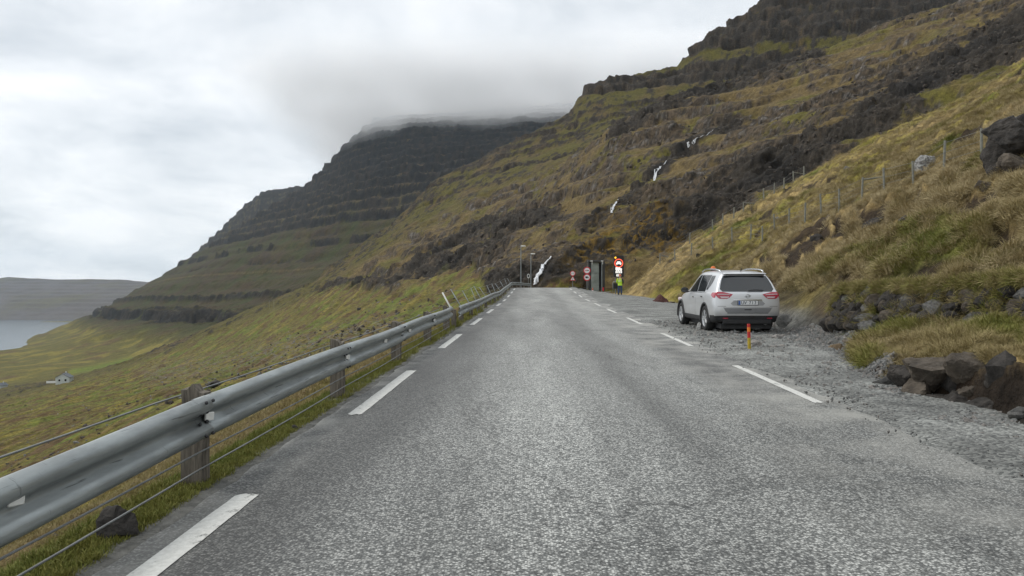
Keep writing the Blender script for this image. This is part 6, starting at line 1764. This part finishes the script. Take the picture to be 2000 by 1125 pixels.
# dry-stone wall on the bank
wl_ = empty('stone_wall', hit(1700, 628), label='ruined dry-stone wall of dark stones under overhanging grass on the right bank', cat='stone wall')
rn = random.Random(5)
def wall_path(f):
    # along the wall from beside the car to the right edge (x, y)
    return np.interp(f, [0, 0.45, 0.75, 1.0], [7.30, 7.45, 7.75, 7.62]), np.interp(f, [0, 0.45, 0.75, 1.0], [17.4, 14.0, 11.0, 7.6])
stone_src = [blob('stone', None, (1, 1, 1), 100 + k, 2, 0.28) for k in range(8)]
f = 0.0; count = 0
for course in range(4):
    f = 0.0 + course * 0.013
    while f < 1.0:
        w = rn.uniform(0.24, 0.62); x, y = wall_path(f + 0.018)
        x, y = float(x), float(y)
        h = rn.uniform(0.22, 0.34)
        src = stone_src[count % 8]
        o = src.copy(); o.data = src.data if count >= 0 else src.data
        COL.objects.link(o); o.name = 'stone'
        zb = np.interp(y, [8.5, 11, 14, 20], [1.14, 1.18, 1.11, 1.15])
        o.parent = wl_
        o.location = Vector((x + rn.uniform(-0.06, 0.06) + course * 0.11 + 0.06, y, float(zb) - 0.02 + course * 0.20 + rn.uniform(-0.03, 0.03))) - Vector(wl_.location)
        o.scale = (0.20, w * 0.60, h * 0.66)
        o.rotation_euler = (rn.uniform(-0.25, 0.25), rn.uniform(-0.2, 0.2), rn.uniform(-0.3, 0.3) + 0.15)
        f += w / 10.6; count += 1
for k, s_ in enumerate(stone_src):
    s_.data.materials.append([m_rk_dark, m_rk_brown, m_rk_dark, m_rk_dark, m_rk_brown, m_rk_dark, m_rk_dark, m_rk_grey][k])
    me_ = s_.data; bpy.data.objects.remove(s_)

# ------------------------------------------------------------------ scatter: grass, gravel stones, small stones on the slopes
def scatter(name, pts, rots, scl, tint, sources, label, cat):
    """one object of kind stuff; small pieces placed by geometry nodes on its points"""
    me = bpy.data.meshes.new(name)
    me.vertices.add(len(pts)); me.vertices.foreach_set('co', np.ascontiguousarray(pts, dtype=np.float32).ravel())
    a = me.attributes.new('rot', 'FLOAT_VECTOR', 'POINT'); a.data.foreach_set('vector', np.ascontiguousarray(rots, dtype=np.float32).ravel())
    a = me.attributes.new('scl', 'FLOAT_VECTOR', 'POINT'); a.data.foreach_set('vector', np.ascontiguousarray(scl, dtype=np.float32).ravel())
    a = me.attributes.new('tint', 'FLOAT', 'POINT'); a.data.foreach_set('value', np.ascontiguousarray(tint, dtype=np.float32))
    o = link(bpy.data.objects.new(name, me))
    ng = bpy.data.node_groups.new(name, 'GeometryNodeTree')
    ng.interface.new_socket('Geometry', in_out='INPUT', socket_type='NodeSocketGeometry')
    ng.interface.new_socket('Geometry', in_out='OUTPUT', socket_type='NodeSocketGeometry')
    N, L = ng.nodes, ng.links
    gi, go = N.new('NodeGroupInput'), N.new('NodeGroupOutput')
    jn = N.new('GeometryNodeGeometryToInstance')
    for s in reversed(sources):
        oi = N.new('GeometryNodeObjectInfo'); oi.inputs['Object'].default_value = s
        L.new(oi.outputs['Geometry'], jn.inputs[0])
    ip = N.new('GeometryNodeInstanceOnPoints'); ip.inputs['Pick Instance'].default_value = True
    def attr(nm, ty):
        q = N.new('GeometryNodeInputNamedAttribute'); q.data_type = ty; q.inputs['Name'].default_value = nm
        return q.outputs['Attribute']
    L.new(gi.outputs[0], ip.inputs['Points']); L.new(jn.outputs[0], ip.inputs['Instance'])
    ri = N.new('FunctionNodeRandomValue'); ri.data_type = 'INT'
    ri.inputs[4].default_value = 0; ri.inputs[5].default_value = len(sources) - 1
    L.new(ri.outputs[2], ip.inputs['Instance Index'])
    e2r = N.new('FunctionNodeEulerToRotation'); L.new(attr('rot', 'FLOAT_VECTOR'), e2r.inputs[0])
    L.new(e2r.outputs[0], ip.inputs['Rotation'])
    L.new(attr('scl', 'FLOAT_VECTOR'), ip.inputs['Scale'])
    L.new(ip.outputs[0], go.inputs[0])
    md = o.modifiers.new('scatter', 'NODES'); md.node_group = ng
    return tag(o, label, cat, kind='stuff')

def mat_blade():
    m, n, l, b = new_mat('grass_blades')
    at = n.new('ShaderNodeAttribute'); at.attribute_type = 'INSTANCER'; at.attribute_name = 'tint'
    oi = n.new('ShaderNodeObjectInfo')
    ad = n.new('ShaderNodeMath'); ad.operation = 'MULTIPLY_ADD'; ad.inputs[1].default_value = 0.22
    l.new(oi.outputs['Random'], ad.inputs[0]); l.new(at.outputs['Fac'], ad.inputs[2])
    r = n.new('ShaderNodeValToRGB'); E = r.color_ramp.elements
    E[0].position = 0.08; E[0].color = (0.115, 0.145, 0.028, 1)
    E[1].position = 1.0; E[1].color = (0.40, 0.325, 0.190, 1)
    for p, c in ((0.35, (0.185, 0.175, 0.042)), (0.60, (0.235, 0.192, 0.080)), (0.82, (0.32, 0.255, 0.130))):
        e = E.new(p); e.color = (*c, 1)
    l.new(ad.outputs[0], r.inputs[0]); l.new(r.outputs[0], b.inputs['Base Color'])
    b.inputs['Roughness'].default_value = 0.75; b.inputs['Specular IOR Level'].default_value = 0.2
    return m
m_blade = mat_blade()
def tuft(seed, nb, spread, droop, width):
    rg = np.random.default_rng(seed)
    V, Fq = [], []
    for k in range(nb):
        a = rg.uniform(0, 2 * math.pi); r = spread * math.sqrt(rg.uniform(0, 1))
        bx_, by_ = r * math.cos(a), r * math.sin(a)
        lean = rg.uniform(0.1, 1.0) * droop; la = a + rg.normal() * 0.7
        L = rg.uniform(0.6, 1.1); w = width * rg.uniform(0.7, 1.3)
        px_, py_ = -math.sin(la) * w, math.cos(la) * w
        p = np.array((bx_, by_, -0.08)); d = np.array((0.25 * lean * math.cos(la), 0.25 * lean * math.sin(la), 1.0))
        b0 = len(V); nseg = 3
        for s in range(nseg + 1):
            f = 1 - s / nseg
            ww = (0.35 + 0.65 * f) if s < nseg else 0.0
            if s < nseg: V += [tuple(p + np.array((px_, py_, 0)) * ww), tuple(p - np.array((px_, py_, 0)) * ww)]
            else: V.append(tuple(p))
            d = d / np.linalg.norm(d)
            p = p + d * L / nseg
            d = d + np.array((math.cos(la), math.sin(la), -0.75)) * lean * 0.75
        for s in range(nseg - 1): Fq.append((b0 + 2 * s, b0 + 2 * s + 1, b0 + 2 * s + 3, b0 + 2 * s + 2))
        Fq.append((b0 + 2 * nseg - 2, b0 + 2 * nseg - 1, b0 + 2 * nseg))
    me = bpy.data.meshes.new('tuft'); me.from_pydata(V, [], Fq); me.update(); me.materials.append(m_blade)
    return bpy.data.objects.new('tuft', me)
long_tufts = [tuft(200 + k, 34, 0.5, 1.25, 0.017) for k in range(5)]
short_tufts = [tuft(230 + k, 20, 0.8, 0.6, 0.035) for k in range(4)]

_sd = MASK['slump'].copy()
for _ in range(2): _sd = np.maximum(_sd, smooth2(_sd, 1) * 1.25)
bank_w = MASK['bank'] * (1 - np.clip(_sd * 1.1, 0, 1))
TT = MASK['T']
_ftt = foot_t(np.minimum(YY, 95))
def pick(mask, n):
    w = mask.ravel().astype(float); w = w / w.sum()
    return RNG.choice(len(w), n, p=w)
gxx = np.gradient(ZZ, axis=1) / (np.gradient(XX, axis=1) + 1e-9)
def scatter_on(mask, n):
    k = pick(mask, n)
    i, j = np.unravel_index(k, XX.shape)
    x = XX[i, j] + RNG.uniform(-0.5, 0.5, n) * (YY[i, j] + 6) * 0.0019; y = YY[i, j] * (1 + RNG.uniform(-0.5, 0.5, n) * 0.013)
    z = ground_np(x, y)
    return i, j, x, y, z
# tall bleached grass on the right bank
clump = sst(-0.25, 0.35, fbm(XX / 1.3, YY / 1.6, 3, 901))
dens = bank_w * (YY > 6.2) * (YY < 88) * (TT > _ftt + 0.04 + 0.24 * (YY < 10) + 1.0 * sst(14, 17, YY) * (1 - sst(34, 46, YY))) * (XX / YY < 0.84) * (0.25 + clump) * (1 - 0.65 * sst(40, 85, YY))
n = 60000
i, j, x, y, z = scatter_on(dens, n)
grn = CC[i, j, 1] / (CC[i, j, 0] + 1e-6)
tint = np.clip(1.0 - (grn - 0.735) * 2.3 + RNG.normal(0, 0.12, n), 0.10, 1.0) * 0.82 * np.interp(y, [6, 14, 22], [0.72, 0.8, 1.0])
sc_ = (0.13 + 0.18 * RNG.random(n) ** 1.5) * (0.75 + 0.5 * clump[i, j]) * np.clip(y / 17, 0.42, 1.15)
sl = np.clip(gxx[i, j], -1.5, 1.5)
rots = np.stack([RNG.normal(0, 0.18, n), -0.55 * np.arctan(sl) - 0.25, RNG.uniform(-1.3, 1.3, n)], -1)
nw_ = 2600
fw_ = RNG.random(nw_); wx_, wy_ = wall_path(fw_)
lv = np.where(RNG.random(nw_) < 0.72, 0.80, RNG.choice([0.12, 0.34, 0.56], nw_))
zbw = np.interp(wy_, [8.5, 11, 14, 20], [1.14, 1.18, 1.11, 1.15])
keepw = (fbm(wy_ * 1.1, lv * 5, 2, 951) > np.where(lv > 0.7, -0.25, 0.02))
wxx = wx_ + 0.10 + 0.42 * (lv - 0.1) + RNG.uniform(-0.05, 0.22, nw_) * (lv > 0.7)
P_w = np.stack([wxx, wy_, zbw + lv - 0.02 + RNG.uniform(-0.05, 0.05, nw_)], -1)[keepw]
kk_ = len(P_w)
x = np.concatenate([x, P_w[:, 0]]); y = np.concatenate([y, P_w[:, 1]]); z = np.concatenate([z, P_w[:, 2]])
rots = np.concatenate([rots, np.stack([RNG.normal(0, 0.25, kk_), RNG.uniform(-1.5, -0.7, kk_), RNG.uniform(-0.6, 0.6, kk_)], -1)])
sc_ = np.concatenate([sc_, RNG.uniform(0.10, 0.22, kk_)]); tint = np.concatenate([tint, RNG.uniform(0.12, 0.62, kk_)])
scatter('tall_grass', np.stack([x, y, z - 0.01], -1), rots, np.stack([sc_ * 1.25, sc_ * 1.25, sc_], -1), tint, long_tufts, 'bleached tussocky grass covering the right bank', 'grass')
# larger straw-coloured tussocks standing out of it
big_tufts = [tuft(260 + k, 90, 0.42, 1.5, 0.012) for k in range(3)]
n = 1300
densb = dens * (YY > 11) * (YY < 60) * sst(0.0, 0.35, fbm(XX / 3.5, YY / 4.5, 2, 931) + 0.05)
i, j, x, y, z = scatter_on(densb, n)
sc_ = RNG.uniform(0.26, 0.52, n) * np.clip(y / 18, 0.6, 1.2)
rots = np.stack([RNG.normal(0, 0.12, n), RNG.normal(-0.35, 0.15, n), RNG.uniform(-1.2, 1.2, n)], -1)
scatter('grass_tussocks', np.stack([x, y, z - 0.01], -1), rots, np.stack([sc_ * 1.15, sc_ * 1.15, sc_], -1), RNG.uniform(0.5, 0.85, n), big_tufts, 'straw-coloured tussocks standing out of the bank grass', 'grass')
# short grass on the slope beyond the barrier and the verge
lm = (TT < EDGE_L - 0.08) * (YY > 2.2) * (YY < 70) * (XX / YY > -0.9)
lm = lm * (0.35 + sst(-0.2, 0.3, fbm(XX / 0.9, YY / 2.2, 3, 905))) * (1 + 2.0 * (TT > EDGE_L - 1.2) * (YY < 30))
n = 30000
i, j, x, y, z = scatter_on(lm, n)
grn = CC[i, j, 1] / (CC[i, j, 0] + 1e-6)
tint = np.clip(1.15 - (grn - 0.68) * 2.0, 0.0, 1.0) * 0.62 * (0.5 + 0.5 * sst(0.2, 2.5, EDGE_L - (x - HEAD * y)))
sc_ = (0.045 + 0.075 * RNG.random(n)) * np.clip(y / 12, 0.8, 2.4) * (0.75 + 0.25 * sst(0.1, 0.8, EDGE_L - (x - HEAD * y)))
rots = np.stack([RNG.normal(0, 0.2, n), RNG.normal(0.15, 0.2, n), RNG.uniform(0, 6.28, n)], -1)
scatter('short_grass', np.stack([x, y, z - 0.005], -1), rots, np.stack([sc_ * 1.3, sc_ * 1.3, sc_], -1), tint, short_tufts, 'short olive grass on the verge and slope left of the barrier', 'grass')

# loose gravel stones
m_gs = mat_rock('gravel_stone', (0.15, 0.155, 0.155), (0.42, 0.42, 0.40), 0.0, 2.0)
m_gs2 = mat_rock('gravel_stone_pale', (0.22, 0.21, 0.20), (0.50, 0.46, 0.42), 0.0, 2.0)
def pebble(k, m):
    o = blob('pebble', m, (1, 0.85, 0.6), 300 + k, 1 if k % 2 else 2, 0.25)
    COL.objects.unlink(o)
    return o
pebbles = [pebble(k, m_gs if k % 4 else m_gs2) for k in range(8)]
n = 30000
y = 3.2 + 22 * RNG.random(n) ** 1.25
gt_, gz_ = gravel_end(y)
u = RNG.random(n)
t = 3.35 + (gt_ + 0.45 - 3.35) * u ** 0.75
big = sst(3.5, 4.6, t) * (0.35 + 0.65 * sst(-0.1, 0.35, fbm(t / 0.5, y / 0.8, 3, 911)))
keep = RNG.random(n) < 0.10 + 0.9 * big
y, t, gt_, gz_, big = y[keep], t[keep], gt_[keep], gz_[keep], big[keep]
n = len(y)
f = np.clip((t - EDGE_R) / (gt_ - EDGE_R), 0, 1.2)
x = HEAD * y + t
z = zroad(y) + (gz_ - zroad(y)) * f + 0.018
s = (0.009 + 0.036 * RNG.random(n) ** 3.2) * (0.5 + 1.1 * big)
s = np.where(RNG.random(n) < 0.03 * big, s * 2.2, s) * (0.9 + 0.02 * y)
scatter('gravel_stones', np.stack([x, y, z], -1), RNG.uniform(0, 6.28, (n, 3)), np.stack([s, s, s], -1), RNG.random(n), pebbles, 'loose grey gravel stones along the right verge', 'gravel')
# gravel in the gully
n = 5000
y = RNG.uniform(10.5, 20, n); t0 = np.interp(y, [10.5, 12, 14, 17, 20], [4.85, 5.0, 5.6, 6.3, 7.0])
t = t0 + RNG.random(n) ** 1.2 * np.interp(y, [10.5, 13, 15, 17, 20], [0.35, 1.0, 1.3, 0.8, 0.3])
x = HEAD * y + t; z = ground_np(x, y)
s = 0.014 + 0.05 * RNG.random(n) ** 3
scatter('gully_stones', np.stack([x, y, z + 0.005], -1), RNG.uniform(0, 6.28, (n, 3)), np.stack([s, s, s], -1), RNG.random(n), pebbles, 'bluish grey stones washed into the gully behind the car', 'gravel')
# pale stones strewn over the left slope and rubble on the rocky hillside
m_fs = mat_rock('field_stone', (0.08, 0.075, 0.068), (0.26, 0.25, 0.23), 0.0, 2.0)
m_fs2 = mat_rock('field_stone_dark', (0.035, 0.031, 0.027), (0.115, 0.095, 0.078), 0.0, 2.0)
fstones = [pebble(k + 20, m_fs if k < 2 else m_fs2) for k in range(6)]
PXg = 1000 + XX * F / YY; PYg = HOR - (ZZ - CAMZ) * F / YY
lm = (TT < -6) * (YY > 9) * (YY < 420) * MASK['lslope'] * (0.05 + sst(0.0, 0.5, fbm(XX / 7, YY / 16, 3, 921)) + 0.8 * gauss_line(PXg, PYg, [(280, 745), (480, 700), (640, 660), (760, 640)], 26))
n = 3600
i, j, x, y, z = scatter_on(lm, n)
s = (0.08 + 0.36 * RNG.random(n) ** 4) * np.clip(y / 70, 0.3, 1.6)
scatter('field_stones', np.stack([x, y, z], -1), RNG.uniform(0, 6.28, (n, 3)), np.stack([s, s, s * 0.8], -1), RNG.random(n), fstones, 'pale stones strewn over the left slope', 'stones')
lm = (YY > 100) * (YY < 420) * MASK['rock'] * (TT > -40)
n = 7000
i, j, x, y, z = scatter_on(lm, n)
s = (0.18 + 0.62 * RNG.random(n) ** 3) * np.clip(y / 170, 0.6, 1.6)
scatter('rubble', np.stack([x, y, z], -1), RNG.uniform(0, 6.28, (n, 3)), np.stack([s, s, s * 0.8], -1), RNG.random(n), fstones[3:], 'brown rock rubble on the hillside', 'rubble')

# ------------------------------------------------------------------ cloud on the summits and the air between
def build_cloud():
    bm = bmesh.new(); box(bm, (250, 2950, 690), (2300, 2000, 420))
    o = bm_obj('cloud', bm)
    m = bpy.data.materials.new('cloud_mist'); m.use_nodes = True
    n, l = m.node_tree.nodes, m.node_tree.links
    n.clear()
    out = n.new('ShaderNodeOutputMaterial'); pv = n.new('ShaderNodeVolumePrincipled')
    l.new(pv.outputs[0], out.inputs['Volume'])
    pv.inputs['Color'].default_value = (0.995, 0.997, 1.0, 1); pv.inputs['Anisotropy'].default_value = 0.1
    t = n.new('ShaderNodeTexCoord')
    sp = n.new('ShaderNodeSeparateXYZ'); l.new(t.outputs['Object'], sp.inputs[0])
    nz = n.new('ShaderNodeTexNoise'); nz.inputs['Scale'].default_value = 0.0055; nz.inputs['Detail'].default_value = 5; l.new(t.outputs['Object'], nz.inputs['Vector'])
    # height above the ragged cloud base; the base sinks farther back
    b1 = n.new('ShaderNodeMath'); b1.operation = 'MULTIPLY_ADD'; b1.inputs[1].default_value = 0.075; b1.inputs[2].default_value = -578.0 - 0.075 * 2600
    l.new(sp.outputs[1], b1.inputs[0])
    b2 = n.new('ShaderNodeMath'); b2.operation = 'ADD'; l.new(sp.outputs[2], b2.inputs[0]); l.new(b1.outputs[0], b2.inputs[1])
    b3 = n.new('ShaderNodeMath'); b3.operation = 'MULTIPLY_ADD'; b3.inputs[1].default_value = 230.0; b3.inputs[2].default_value = -115.0; l.new(nz.outputs[0], b3.inputs[0])
    b4 = n.new('ShaderNodeMath'); b4.operation = 'ADD'; l.new(b2.outputs[0], b4.inputs[0]); l.new(b3.outputs[0], b4.inputs[1])
    # left edge fades out
    ex = n.new('ShaderNodeMapRange'); ex.inputs['From Min'].default_value = -880; ex.inputs['From Max'].default_value = -350; ex.interpolation_type = 'SMOOTHSTEP'; l.new(sp.outputs[0], ex.inputs[0])
    tp = n.new('ShaderNodeMapRange'); tp.inputs['From Min'].default_value = 800; tp.inputs['From Max'].default_value = 620; tp.interpolation_type = 'SMOOTHSTEP'; l.new(sp.outputs[2], tp.inputs[0])
    mr = n.new('ShaderNodeMapRange'); mr.inputs['From Min'].default_value = -70; mr.inputs['From Max'].default_value = 105; mr.interpolation_type = 'SMOOTHSTEP'
    mr.inputs['To Max'].default_value = 0.015; l.new(b4.outputs[0], mr.inputs[0])
    m1 = n.new('ShaderNodeMath'); m1.operation = 'MULTIPLY'; l.new(mr.outputs[0], m1.inputs[0]); l.new(ex.outputs[0], m1.inputs[1])
    m2 = n.new('ShaderNodeMath'); m2.operation = 'MULTIPLY'; l.new(m1.outputs[0], m2.inputs[0]); l.new(tp.outputs[0], m2.inputs[1])
    l.new(m2.outputs[0], pv.inputs['Density'])
    o.data.materials.append(m)
    tag(o, 'low grey cloud wrapping the summit of the dark mountain', 'cloud', kind='stuff')
build_cloud()
def build_haze():
    zlo = min(float(fz.min()), float(ZZ.min()), SEA) - 1.5
    zhi = 960.0
    bm = bmesh.new(); box(bm, (-2900, 6400, (zlo + zhi) / 2), (12800, 13400, zhi - zlo))
    o = bm_obj('haze', bm)
    m = bpy.data.materials.new('haze_air'); m.use_nodes = True
    n, l = m.node_tree.nodes, m.node_tree.links
    n.clear()
    out = n.new('ShaderNodeOutputMaterial'); pv = n.new('ShaderNodeVolumePrincipled')
    pv.inputs['Color'].default_value = (0.66, 0.83, 1.0, 1); pv.inputs['Density'].default_value = 0.000032; pv.inputs['Anisotropy'].default_value = 0.2
    l.new(pv.outputs[0], out.inputs['Volume'])
    o.data.materials.append(m)
    tag(o, 'thin bluish haze filling the air over the fjord', 'haze', kind='stuff')
build_haze()
